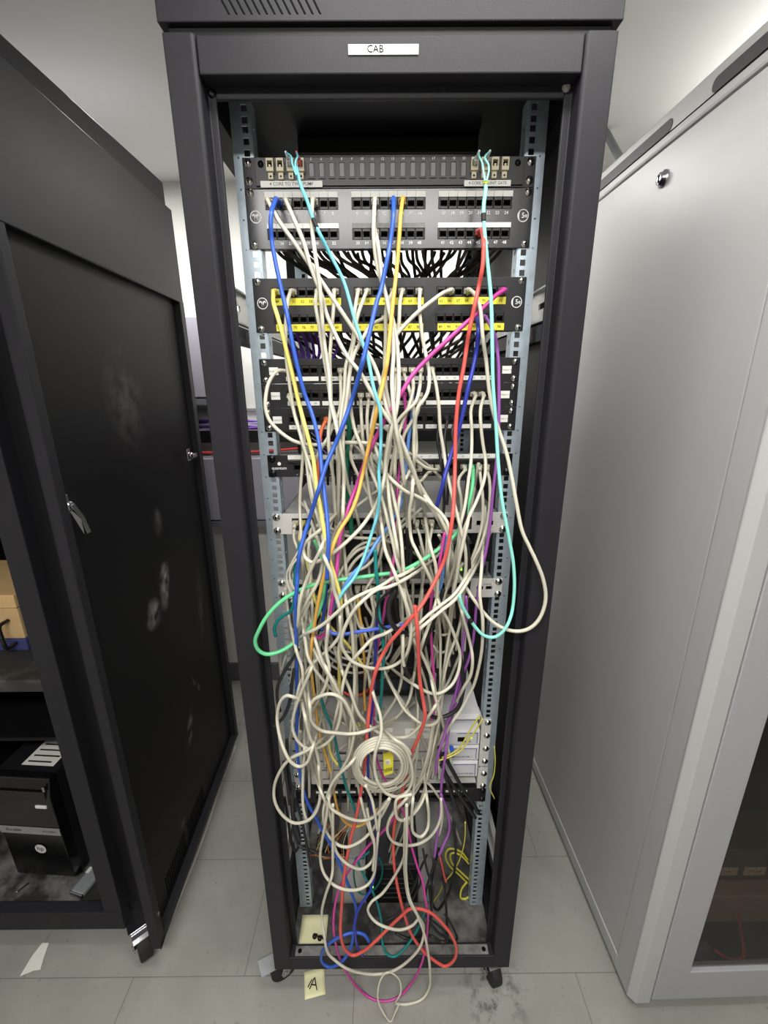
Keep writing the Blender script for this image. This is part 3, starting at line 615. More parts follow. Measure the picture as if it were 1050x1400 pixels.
# punch-down block with copper wires
k0 = at(453, 1172, Y=.2)
t = thing('wiring_block', 'brown punch-down wiring block with loose copper wires, lower left of rack', 'wiring block', (k0[0], .22, k0[2]))
mb = MB(); mb.box(k0[0]-.045, k0[0]+.045, .2, .25, k0[2], k0[2]+.035, PLASTIC); part('frame', mb, t, bevel=.002)
for j in range(14):
    x = k0[0]-.04+j*.006; pts = [(x, .198, k0[2]+.008+.003*(j % 3)), (x+random.uniform(-.01, .01), .185, k0[2]+.03), (x+random.uniform(-.015, .02), .19, k0[2]+.07), (x*.8+random.uniform(-.02, .03), .21, k0[2]+.12)]
    part('wire', MB().tube(catmull(pts, 6), .0011, [COPPER, BEIGEP, mat('wire_orange', (200, 110, 50), .5), mat('wire_olive', (130, 120, 50), .5)][j % 4], 6), t)
for j in range(5):
    pts = [(k0[0]-.042+.02*math.sin(i*.9+j), .196-.002*j, k0[2]+.006+.005*j+.003*math.cos(i*1.3)) for i in range(2)]+[(k0[0]+.01*i, .192-.002*j, k0[2]+.008+.006*j+.002*math.sin(i+j)) for i in range(-2, 5)]
    part('wire', MB().tube(catmull(pts, 5), .0014, [COPPER, mat('wire_orange', (200, 110, 50), .5), BEIGEP][j % 3], 6), t)
# sticky notes
def note(label, px0, py0, px1, py1, z, pen=True, rz=0, s=.038):
    a, b = at(px0, py0, Z=z), at(px1, py1, Z=z); c = ((a[0]+b[0])/2, (a[1]+b[1])/2, z)
    t = thing('sticky_note', label, 'sticky note', c, rz=0); m = MB(); N = 6
    g = [[(c[0]+(i/N-.5)*2*s*math.cos(rz)-(j/N-.5)*2*s*math.sin(rz), c[1]+(i/N-.5)*2*s*math.sin(rz)+(j/N-.5)*2*s*math.cos(rz), z+.0008+.010*max(0, j/N-.6)**2*3) for j in range(N+1)] for i in range(N+1)]
    vs = [p for r in g for p in r]; fs = [(i*(N+1)+j, (i+1)*(N+1)+j, (i+1)*(N+1)+j+1, i*(N+1)+j+1) for i in range(N) for j in range(N)]
    m.add(vs, fs, STICKY, True); o = part('paper', m, t); so = o.modifiers.new('thickness', 'SOLIDIFY'); so.thickness = .0003; so.offset = 1
    return t, c
t, c = note('pale yellow sticky note lying on the rack base, front left', 412, 1258, 446, 1291, .1205, s=.036)
for dx, dy, l in ((.004, -.014, 'small black cable clip on the base sticky note, left one'), (.018, -.018, 'small black cable clip on the base sticky note, right one')):
    mb = MB().lathe((c[0]+dx, c[1]+dy, .1222), (.3, .2, 1), [(0, .004), (.003, .0062), (.008, .0058), (.010, .003)], PLASTIC, 12); mb.tube(catmull([(c[0]+dx, c[1]+dy, .131), (c[0]+dx+.006, c[1]+dy+.002, .134), (c[0]+dx+.011, c[1]+dy-.002, .1265)], 5), .0014, PLASTIC, 6)
    tag(mesh_obj('cable_clip', mb, loc=(c[0]+dx, c[1]+dy, .122)), l, 'clip')
t, c = note('pale yellow sticky note on the floor in front of the rack', 417, 1333, 444, 1357, .0004, rz=.2, s=.027)
mb = MB()
for (xa, ya, xb, yb) in ((-.012, -.012, -.003, .010), (.008, -.014, -.002, .012), (-.007, -.003, .005, -.004), (-.017, -.008, -.008, .008)):
    dv = np.array([yb-ya, xa-xb]); dv = dv/np.linalg.norm(dv)*.0013
    mb.prism([(c[0]+xa-dv[0], c[1]+ya-dv[1], .0024), (c[0]+xb-dv[0], c[1]+yb-dv[1], .0024), (c[0]+xb+dv[0], c[1]+yb+dv[1], .0024), (c[0]+xa+dv[0], c[1]+ya+dv[1], .0024)], (0, 0, .0003), PRINTK)
part('ink_mark', mb, t)
# ================================================================ left black cabinet
def scuffed():
    m = mat('scuffed_black_panel', (19, 18, 20), .5, vary=.12, bump=.2, bscale=900, spec=.2); nt = m.node_tree; N = nt.nodes; L = nt.links; b = N['Principled BSDF']; src = b.inputs['Base Color'].links[0].from_socket
    tc = N.new('ShaderNodeTexCoord'); nz = N.new('ShaderNodeTexNoise'); nz.inputs['Scale'].default_value = 30; nz.inputs['Detail'].default_value = 6; L.new(tc.outputs['Object'], nz.inputs['Vector'])
    mrn = N.new('ShaderNodeMapRange'); mrn.inputs[1].default_value = .38; mrn.inputs[2].default_value = .66; L.new(nz.outputs['Fac'], mrn.inputs[0])
    for (y, z, sy, sz, tilt, k) in ((.42, .985, .035, .085, .3, .45), (.335, .935, .05, .05, .6, .4), (.44, 1.17, .03, .05, .2, .12), (.43, .47, .025, .07, .4, .3), (.52, .56, .012, .06, -.5, .25), (.29, .23, .02, .02, .5, .25), (.38, 1.5, .1, .14, 0, .08), (.64, .8, .03, .16, .15, .06)):
        mp = N.new('ShaderNodeMapping'); mp.vector_type = 'TEXTURE'; mp.inputs['Location'].default_value = (0, y-.40, z-.05); mp.inputs['Rotation'].default_value = (-tilt, 0, 0); mp.inputs['Scale'].default_value = (10, sy, sz); L.new(tc.outputs['Object'], mp.inputs[0])
        gr = N.new('ShaderNodeTexGradient'); gr.gradient_type = 'SPHERICAL'; L.new(mp.outputs[0], gr.inputs[0])
        m1 = N.new('ShaderNodeMath'); m1.operation = 'MULTIPLY'; L.new(gr.outputs['Fac'], m1.inputs[0]); L.new(mrn.outputs[0], m1.inputs[1])
        m2 = N.new('ShaderNodeMath'); m2.operation = 'MULTIPLY'; L.new(m1.outputs[0], m2.inputs[0]); m2.inputs[1].default_value = k*2; m2.use_clamp = True
        mx = N.new('ShaderNodeMix'); mx.data_type = 'RGBA'; L.new(m2.outputs[0], mx.inputs[0]); L.new(src, mx.inputs[6]); mx.inputs[7].default_value = lin((190, 188, 182))+(1,); src = mx.outputs[2]
    L.new(src, b.inputs['Base Color']); return m
LB = thing('server_cabinet', 'black cabinet at left with a big scuffed side panel and chrome latch handles', 'server cabinet', (-1.0, .45, .0))
# the side panel: built along Y at X=-.640, slightly turned
PX = -.640
pt = thing('side_panel', 'x', 'x', (PX, .40, .05)); del pt['label']; del pt['category']
pt.parent = LB; pt.location = np.array((PX, .40, .05))-WL[LB.name]; pt.rotation_euler = (0, 0, math.radians(2.4))
y0, y1, z0, z1, zb = .048, .785, .095, 2.045, 1.79
mb = MB()
mb.box(PX-.016, PX+.010, y0, y1, zb, z1, BLACK); mb.box(PX-.016, PX+.010, y1-.028, y1, z0, zb, BLACK); mb.box(PX-.016, PX+.010, y0, y0+.024, z0, zb, BLACK); mb.box(PX-.016, PX+.010, y0, y1, z0, z0+.022, BLACK)
rim = part('rim', mb, pt, bevel=.002)
part('panel_sheet', MB().box(PX-.016, PX-.010, y0+.02, y1-.02, z0+.018, zb+.005, scuffed()), pt)
mb = MB()
for i in range(12): mb.box(PX-.0102, PX-.0092, .15+i*.0115, .155+i*.0115, .135, .20, PORTIN)
for i in range(12): mb.box(PX-.0102, PX-.0092, .31+i*.0115, .315+i*.0115, .135, .20, PORTIN)
part('vent_slots', mb, pt)
def latch(y, z, far):
    x = PX-.010 if not far else PX+.010
    mb = MB(); mb.box(x, x+.006, y-.012, y+.012, z-.016, z+.022, CHROME); mb.lathe((x+.004, y, z), (1, 0, 0), [(0, .011), (.01, .011), (.014, .008)], CHROME)
    if not far: mb.prism([(x+.010, y-.008, z+.006), (x+.020, y-.006, z+.004), (x+.022, y+.010, z-.03), (x+.026, y+.016, z-.062), (x+.018, y+.016, z-.066), (x+.014, y+.008, z-.03)], (0, .012, 0), CHROME)
    else: mb.box(x+.006, x+.022, y-.006, y+.024, z-.006, z+.006, CHROME)
    part('latch', mb, pt, bevel=.0012, label='chrome latch handle' if not far else 'small chrome latch')
latch(.085, 1.315, False); latch(.655, 1.322, True)
part('clip', MB().box(PX+.010, PX+.012, .06, .068, .20, .206, CHROME), pt)
mb = MB(); mb.box(-1.36, -.668, .10, .80, 2.060, 2.122, BLACK); mb.box(-1.35, -.68, .11, .79, 2.03, 2.060, BLACKIN); part('roof', mb, LB, bevel=.002)
def lpost(x0, x1, y0, y1, name='corner_post'): part(name, MB().box(x0, x1, y0, y1, .10, 2.03, BLACK), LB, bevel=.002)
lpost(-.79, -.742, .10, .16); lpost(-1.36, -1.31, .10, .16); lpost(-.742, -.69, .74, .80); lpost(-1.36, -1.31, .74, .80)
part('post_recess', MB().box(-.742, -.672, .135, .74, .10, 2.03, BLACKIN), LB)
part('left_side', MB().box(-1.36, -1.352, .16, .74, .10, 2.03, BLACKIN), LB); part('rear_panel', MB().box(-1.31, -.742, .785, .795, .10, 2.03, BLACKIN), LB)
part('header', MB().box(-1.31, -.79, .10, .16, 1.90, 2.03, BLACK), LB)
part('base_plate', MB().box(-1.36, -.742, .115, .785, .118, .126, DUSTY), LB)
part('base_rail', MB().box(-1.36, -.7415, .0975, .130, .085, .150, BLACK), LB, bevel=.003)
part('shelf', MB().box(-1.31, -.80, .19, .74, .80, .835, mat('dusty_shelf', (44, 43, 42), .6, dust=((110, 108, 104), 5, .5, .75))), LB, bevel=.003)
part('shelf', MB().box(-1.31, -.80, .22, .74, .62, .63, BLACKIN), LB)
caster(LB, -.715, .115, .10, math.radians(-50), False, k=1.2); caster(LB, -1.3, .16, .10, 1.2, False); caster(LB, -.72, .72, .10, 1.2, False); caster(LB, -1.3, .72, .10, 2, False)
# tower computer on the cabinet base
Zb = .1265
pc = thing('tower_computer', 'black tower computer with round silver emblem, on the left cabinet base', 'computer', (-1.005, .4, Zb), rz=math.radians(-4))
part('case', MB().box(-1.09, -.915, .22, .60, Zb+.012, .515, mat('pc_case', (24, 24, 26), .4)), pc, bevel=.004)
mb = MB(); mb.prism([(-1.092, .222, Zb+.006), (-1.092, .192, Zb+.03), (-1.092, .188, .46), (-1.092, .20, .515), (-1.092, .222, .518)], (.179, 0, 0), mat('pc_front', (14, 14, 15), .18)); part('front_bezel', mb, pc, bevel=.003)
part('drive_bay', MB().box(-1.085, -.925, .1865, .1905, .455, .482, mat('pc_front', (14, 14, 15), .18)), pc, bevel=.001)
part('power_button', MB().box(-.928, -.920, .186, .192, .484, .500, CHROME), pc, bevel=.001)
part('drive_button', MB().box(-.962, -.930, .185, .190, .425, .434, WHITEBOX), pc, bevel=.001, label='silver drive button')
mb = MB(); mb.box(-1.092, -.913, .1870, .1885, .325, .350, mat('silver_band', (150, 150, 152), .35, .4)); part('front_band', mb, pc, label='silver band across the front')
mb = MB(); text(mb, 'Pro 3500', .012, -1.05, .1866, .3375, PRINTK); text(mb, 'PC5 WKS', .009, -.945, .1866, .3375, PRINTK)
n = 28; ex, ez = -.988, .268
mb.add([(ex+.0165*math.cos(i*2*math.pi/n), .1876, ez+.0165*math.sin(i*2*math.pi/n)) for i in range(n)], [tuple(range(n))], mat('emblem_silver', (190, 190, 192), .4))
text(mb, 'hp', .021, ex, .1872, ez+.001, PRINTK); part('printed_marks', mb, pc)
for x in (-1.075, -.935): part('foot', MB().cyl((x, .25, Zb), (x, .25, Zb+.013), .012, RUBBER), pc)
lab = MB(); lab.box(-1.03, -.935, .24, .34, .5152, .5158, PAPER)
for i in range(4): lab.box(-1.02, -.95+.008*(i % 2), .25+.02*i, .255+.02*i, .5158, .5160, PRINTK)
o = part('asset_label', lab, pc, label='white printed label on top')
hs = thing('handset', 'grey handheld device lying near the front of the left cabinet base', 'handset', (-.865, .26, Zb))
h0 = at(125, 1198, Z=Zb+.01)
hs.location = (h0[0], h0[1], Zb); WL[hs.name] = np.array(hs.location); hs.rotation_euler = (0, 0, -.25)
x, y = h0[0], h0[1]
part('body', MB().box(x-.022, x+.022, y-.05, y+.05, Zb, Zb+.018, mat('handset_grey', (128, 130, 134), .35)), hs, bevel=.006); part('rim', MB().box(x-.022, x+.022, y-.053, y-.045, Zb, Zb+.016, CHROME), hs, bevel=.003)
part('buttons', MB().box(x-.020, x-.010, y+.0, y+.016, Zb+.018, Zb+.020, WHITEBOX), hs)
for i, (px, py, dx, dy) in enumerate(((122, 1175, .012, .01), (35, 1211, .012, .018))):
    p = at(px, py, Z=Zb+.003); tag(mesh_obj('loose_screw', MB().lathe((p[0]-dx, p[1]-dy, Zb+.004), (dx, dy, 0), [(0, .0035), (.003, .0035), (.0035, .002), (.03, .0018)], SCREW, 10), loc=(p[0], p[1], Zb)), ['small loose screw beside the grey handset in left cabinet', 'small loose screw near the front edge of left cabinet base'][i], 'screw')
# box on the cabinet shelf
bx = at(12, 800, Y=.30)
t = thing('storage_box', 'tan and blue box with black handle on the left cabinet shelf', 'box', (-1.15, .40, .8355))
part('body', MB().box(-1.29, -1.005, .32, .56, .8715, .965, CARD), t, bevel=.003); part('lower_band', MB().box(-1.29, -1.003, .318, .562, .8355, .8712, mat('box_blue', (58, 62, 110), .6)), t, bevel=.002)
part('lid', MB().box(-1.292, -1.003, .317, .563, .9655, 1.005, mat('tan_lid', (206, 170, 120), .7)), t, bevel=.003)
mb = MB().tube(catmull([(-1.035, .317, .93), (-1.035, .29, .928), (-1.033, .285, .90), (-1.03, .288, .862), (-1.03, .317, .860)], 8), .005, PLASTIC); part('handle', mb, t)
# white strip along the panel foot
a, b = at(236, 1252, Z=.004), at(322, 1020, Z=.004); P = [a, a*.66+b*.34+np.array([.006, 0, 0]), a*.33+b*.67, b]
wire('trim_strip', [tuple(p) for p in P], .0045, mat('dirty_white_cord', (182, 180, 172), .6), 'off-white cord lying on the floor along the left panel foot', 'cord')
# torn paper on the floor
pts = [at(x, y, Z=.001) for x, y in ((27, 1335), (44, 1307), (58, 1289), (67, 1289), (60, 1309), (55, 1326), (46, 1327))]
c = np.mean(pts, axis=0); mb = MB(); mb.hexa([tuple(p) for p in pts], [tuple(p+np.array([0, 0, .0006])) for p in pts], PAPER)
tag(mesh_obj('paper_scrap', mb, loc=(c[0], c[1], 0)), 'torn scrap of white paper on the floor at lower left', 'paper')
# ================================================================ right grey cabinet
CX, CY = .606, -.03
RB = thing('server_cabinet', 'tall grey cabinet at right with smoked glass front door', 'server cabinet', (CX, CY, 0), rz=math.radians(1.04))
x0, x1, y0, y1 = CX, CX+.62, CY, CY+.95
ZBm, ZTm = .022, 2.026
mb = MB(); mb.box(x0+.0025, x0+.016, y0+.072, y1-.038, .069, ZTm-.003, GREYCAB); part('side_panel', mb, RB, bevel=.002)
mb = MB(); mb.box(x0, x0+.03, y0+.012, y0+.068, ZBm, ZTm-.006, GREYCAB); mb.box(x0, x0+.03, y1-.04, y1, ZBm, ZTm-.006, GREYCAB); mb.box(x0, x0+.03, y0+.068, y1-.04, ZBm, .0665, GREYCAB); part('side_frame', mb, RB, bevel=.003)
mb = MB(); mb.prism([(x0, y0+.012, 0), (x0, y0+.018, 0), (x0+.05, y0+.018, 0), (x0+.05, y0-.004, 0), (x0+.014, y0-.004, 0)], (0, 0, ZTm-.006-ZBm), GREYCAB); mb.v = [(v[0], v[1], v[2]+ZBm) for v in mb.v]; part('corner_post', mb, RB, bevel=.0015)
mb = MB(); mb.box(x1-.03, x1, y0, y1, ZBm, ZTm-.006, GREYCAB); mb.box(x0+.016, x1-.03, y1-.02, y1, ZBm, ZTm-.006, GREYCAB); mb.box(x0+.02, x1-.03, y0+.02, y1-.02, ZBm, .06, BLACKIN); part('body_shell', mb, RB)
# top cap with two long rounded hand slots
mb = MB(); mb.box(x0, x1, y0, y1, ZTm, 2.092, GREYCAB); part('top_cap', mb, RB, bevel=.006)
mb = MB(); mb.box(x0-.0008, x0+.001, y0+.02, y1-.05, 2.045, 2.0475, PORTIN); part('seam', mb, RB)
def capslot(ya, yb):
    m = MB(); r = .012; zc = 2.060; pts = []
    for i in range(9): a = math.pi/2+math.pi*i/8; pts.append((x0-.0012, ya+r+r*math.cos(a), zc+r*math.sin(a)))
    for i in range(9): a = -math.pi/2+math.pi*i/8; pts.append((x0-.0012, yb-r+r*math.cos(a), zc+r*math.sin(a)))
    m.prism(pts, (.004, 0, 0), mat('slot_dark', (58, 54, 58), .6)); part('hand_slot', m, RB, label='dark rounded hand slot')
capslot(y0-.0+.05, .262); capslot(.372, .80)
lk = at(915, 235, X=x0+.004); mb = MB().lathe((x0+.004, .378, 1.962), (-1, 0, 0), [(0, .017), (.004, .017), (.006, .013), (.012, .012), (.013, .006)], CHROME, 20); mb.box(x0-.0105, x0-.0088, .3765, .3795, 1.955, 1.969, PORTIN); part('lock', mb, RB, label='chrome round lock')
# front door with smoked glass
dx = x0+.052; mb = MB(); mb.plate(dx, x1, ZBm+.016, ZTm-.01, [(dx+.078, x1-.09, .142, ZTm-.12)], y0-.006, y0+.016, GREYDOOR); part('door_frame', mb, RB, bevel=.002)
g = bpy.data.materials.new('smoked_glass'); g.use_nodes = True; N = g.node_tree.nodes; L = g.node_tree.links; N.remove(N['Principled BSDF'])
tb = N.new('ShaderNodeBsdfTransparent'); tb.inputs[0].default_value = (.62, .59, .57, 1); gb = N.new('ShaderNodeBsdfGlossy'); nz = N.new('ShaderNodeTexNoise'); nz.inputs['Scale'].default_value = 6; rm = N.new('ShaderNodeMapRange'); rm.inputs[3].default_value = .02; rm.inputs[4].default_value = .06; L.new(nz.outputs['Fac'], rm.inputs[0]); L.new(rm.outputs[0], gb.inputs['Roughness'])
fr_ = N.new('ShaderNodeLayerWeight'); pw = N.new('ShaderNodeMath'); pw.operation = 'POWER'; L.new(fr_.outputs['Facing'], pw.inputs[0]); pw.inputs[1].default_value = 4; ma = N.new('ShaderNodeMath'); ma.operation = 'MULTIPLY_ADD'; L.new(pw.outputs[0], ma.inputs[0]); ma.inputs[1].default_value = .5; ma.inputs[2].default_value = .04; ms = N.new('ShaderNodeMixShader'); L.new(ma.outputs[0], ms.inputs[0]); L.new(tb.outputs[0], ms.inputs[1]); L.new(gb.outputs[0], ms.inputs[2]); L.new(ms.outputs[0], N['Material Output'].inputs[0])
part('glass', MB().box(dx+.076, x1-.088, y0+.004, y0+.007, .140, ZTm-.118, g), RB)
part('foot_plinth', MB().box(x0+.01, x1-.01, y0+.03, y1-.01, .001, ZBm, PLASTIC), RB)
def gear(name, label, cat, xa, xb, ya, yb, za, zb, m, extra=None):
    t = thing(name, label, cat, ((xa+xb)/2, (ya+yb)/2, za)); part('case', MB().box(xa, xb, ya, yb, za, zb, m), t, bevel=.003)
    if extra: extra(t)
    return t
def tags(t):
    for xa, xb in ((.852, .925), (.942, 1.0)):
        p = MB(); p.box(xa, xb, .0985, .0999, .272, .300, mat('cream_label', (205, 196, 184), .6)); text(p, '311 H4', .011, (xa+xb)/2, .0982, .286, PRINTK); part('label', p, t)
gear('network_switch', 'dark switch with two cream labels behind the smoked glass door', 'network switch', .69, 1.17, .10, .5, .25, .36, mat('dark_gear', (92, 87, 84), .5), tags)
gear('network_switch', 'pale brown unit behind smoked glass, lower left of the door', 'network switch', .69, 1.17, .10, .5, .085, .188, mat('tan_gear', (176, 158, 142), .5))
gear('network_switch', 'black unit behind the smoked glass, highest one visible', 'network switch', .70, 1.17, .13, .55, .46, .58, mat('dark_case', (30, 30, 33), .45))
wire('cable', [(.84, .085, .066), (.87, .05, .068), (.90, .03, .068), (.94, .035, .068), (.955, .06, .080), (.94, .08, .16)], .004, REDC, 'red cable looped on the floor inside the glass-door cabinet')
bagx = MB(); bagx.lathe((.835, .045, .0605), (0, 0, 1), [(0, .022), (.006, .030), (.025, .028), (.045, .010), (.05, .004)], mat('blue_cloth', (70, 84, 120), .8), 14); tag(mesh_obj('bag', bagx, loc=(.835, .045, .0605)), 'small blue cloth bag behind the smoked glass at bottom', 'bag')
# ================================================================ rear cables seen through the gaps
CC = {'w': ('off-white', (199, 195, 178)), 'g': ('pale grey', (188, 187, 184)), 'b': ('blue', (50, 90, 184)), 'n': ('dark blue', (44, 56, 156)), 'c': ('light blue', (98, 146, 214)),
      'p': ('periwinkle blue', (78, 104, 206)), 'y': ('yellow', (232, 216, 116)), 'o': ('amber', (222, 172, 80)), 'r': ('red', (206, 84, 76)), 'm': ('magenta', (190, 66, 146)),
      'v': ('violet', (146, 84, 164)), 'G': ('bright green', (104, 205, 145)), 'd': ('dark green', (20, 104, 78)), 't': ('teal', (22, 120, 118)), 'a': ('aqua', (140, 222, 208)),
      's': ('sky blue', (110, 196, 214)), 'k': ('black', (34, 34, 36)), 'O': ('orange', (226, 112, 62)), 'Y': ('yellow', (200, 190, 70))}
CM = {k: mat('cable_'+n.replace(' ', '_').replace('-', '_')+('_thin' if k == 'Y' else ''), c, .38, vary=.04, scale=8, spec=.4) for k, (n, c) in CC.items()}
PM = {k: mat('plug_'+n.replace(' ', '_').replace('-', '_')+('_thin' if k == 'Y' else ''), tuple(int(v*.94) for v in c), .32, vary=.03) for k, (n, c) in CC.items()}
REARM = mat('rear_cable_shaded_beige', (104, 98, 88), .5); REARD = mat('rear_cable_dark', (44, 42, 42), .5)  # beige rear cables, with the shade behind the panels put into the grey
rng = random.Random(3)
for gi, (n0, n1, lab, grp) in enumerate(((1.7, 3.3, 'grey rear cable fanning behind the gap under the white-striped panel', 'rear cables behind the upper gap'), (4.7, 6.4, 'grey rear cable fanning behind the gap under the yellow-striped panel', 'rear cables behind the second gap'))):
    for i in range(46):
        x = -.205+.41*i/45; xe = .02+(x)*.45+rng.uniform(-.07, .07); y = RY+.024+.0066*((i*5) % 9)
        P = catmull([(x, y, zu(n0)), (x*.9+xe*.1, y+.02, zu(n0)-.012), (x*.45+xe*.55, y+.05+.008*(i % 5), (zu(n0)+zu(n1))/2+rng.uniform(-.012, .012)), (xe, y+.08+.01*(i % 4), zu(n1)), (xe+.01, y+.09+.01*(i % 4), zu(n1)-.05)], 8)
        o = mesh_obj('rear_cable', MB().tube(P, .0031, REARM if i % 3 else REARD, 6), loc=(x, y, zu(n1))); tag(o, lab if i % 3 else lab.replace('grey', 'dark'), 'cable', grp)
for i in range(9):
    x = -.2+.012*i; P = catmull([(x, RY+.03, zu(4.9)), (x+.004, RY+.05, zu(5.4)), (x+.010-.006*i*.4, RY+.07, zu(5.9)), (x*.5-.10, RY+.09, zu(6.6))], 8)
    tag(mesh_obj('rear_cable', MB().tube(P, .003, PURP, 6), loc=(x, RY+.03, zu(6))), 'violet rear cable bunched at the left of the second gap', 'cable', 'violet rear cables')
for i in range(7):
    x = -.19+.010*i; P = catmull([(x, RY+.03, zu(8.8)), (x+.01, RY+.05, zu(9.3)), (x+.02+.004*i, RY+.07, zu(9.7)), (x+.05, RY+.10, zu(10.4)), (x+.05, RY+.12, zu(12))], 8)
    tag(mesh_obj('rear_cable', MB().tube(P, .003, PURP if i % 2 else REARD, 6), loc=(x, RY+.03, zu(10))), 'violet or dark rear cable above the quantum-lettered panel, at left', 'cable', 'rear cables behind the third gap')
# ================================================================ patch cables, traced strand by strand, stacked outwards from the panels
SURF = np.full((700, 525), .9, np.float32)         # nearest surface already there, seen along the view ray (world Y)
yy, xx = np.mgrid[0:700, 0:525]; D = (xx[..., None]*2+1-525)/F*RT+(700-yy[..., None]*2-1)/F*UP+FW
def plane(Yp, x0, x1, z0, z1):
    t = (Yp-CAM[1])/D[..., 1]; X = CAM[0]+t*D[..., 0]; Z = CAM[2]+t*D[..., 2]
    m = (X > x0) & (X < x1) & (Z > z0) & (Z < z1); SURF[m] = np.minimum(SURF[m], Yp)
for a, b in ((-1, 0), (0, 2), (3, 5), (6, 9), (12.71, 13.71), (16.04, 17.04)): plane(RY-.007, -HW, HW, zu(b), zu(a))
plane(RY-.011, -HW, HW, zu(11), zu(10)); plane(.128, .128, .212, zu(16.04), zu(15.2))
plane(.155, -.19, .19, zu(23.5), zu(17.4)); plane(.168, -.12, .14, zu(15.6), zu(14.3)); plane(RY-.006, -.2, .22, zP0, zA)
plane(RY-.035, .12, .215, zB_, zA); plane(UY0-.008, UX0, UX1, 0, .17)
for s in (-1, 1): plane(RY-.002, *sorted((s*.2555, s*.2235)), .12, 1.98); plane(0, *sorted((s*.2465, s*.302)), .1, 1.99)
plane(0, -.3, .3, .1, .1465); plane(.19, k0[0]-.06, k0[0]+.08, k0[2]-.02, k0[2]+.12)
SURF0 = SURF.copy()
def ysurf(d, z): return CAM[1]+d[1]*((z-CAM[2])/d[2]) if d[2] < -1e-4 else 9
def curve2(pts, step=2.2):
    P = np.array(catmull([(x, y, 0) for x, y in pts], 24))[:, :2]
    s = np.r_[0, np.cumsum(np.hypot(*np.diff(P, axis=0).T))]; n = max(6, int(s[-1]/step)); t = np.linspace(0, s[-1], n)
    return np.c_[np.interp(t, s, P[:, 0]), np.interp(t, s, P[:, 1])], t
def plugmesh(kind, p, col, m, d=(0, -1, 0)):
    mb = MB(); x, y, z = p
    if kind == 'lc':
        mb.box(x-.0026, x+.0026, y-.016, y+.001, z-.003, z+.003, WHITEBOX if col != 'rr' else CM['r']); mb.lathe((x, y-.016, z), (0, -1, 0), [(0, .0022), (.02, .0013)], m, 10)
    elif kind == 'clear':
        mb.box(x-.0056, x+.0056, y-.010, y+.004, z-.004, z+.0036, PM[col] if col != 'w' else BEIGEP); mb.box(x-.0016, x+.0016, y-.009, y+.002, z-.0060, z-.004, BEIGEP)
        mb.lathe((x, y-.010, z), (0, -1, -.55), [(0, .0046), (.006, .0042), (.012, .0036)], m, 10)
    else:
        mb.box(x-.0057, x+.0057, y-.009, y+.004, z-.0042, z+.0038, m); mb.box(x-.0014, x+.0014, y-.013, y+.001, z-.0064, z-.0042, m)
        mb.lathe((x, y-.009, z), (0, -1, -.12), [(0, .0055), (.004, .0052), (.012, .0042), (.019, .0036)], m, 12)
    return mb
taken = set()
def snap(px, py, pan):
    best = min((q for q in PORTS if pan in q['panel'] and (q['panel'], q['n']) not in taken), key=lambda q: math.hypot(proj(q['p'])[0]-px, proj(q['p'])[1]-py))
    taken.add((best['panel'], best['n'])); return best
NAME = {'f': 'fibre_cable'}
seen = {}
ORD = 'first second third fourth fifth sixth seventh eighth ninth tenth eleventh twelfth thirteenth fourteenth fifteenth sixteenth seventeenth eighteenth nineteenth twentieth twenty-first twenty-second twenty-third twenty-fourth'.split()
def ordn(n): return {1: 'first', 2: 'second', 3: 'third'}.get(n, '%dth' % n)
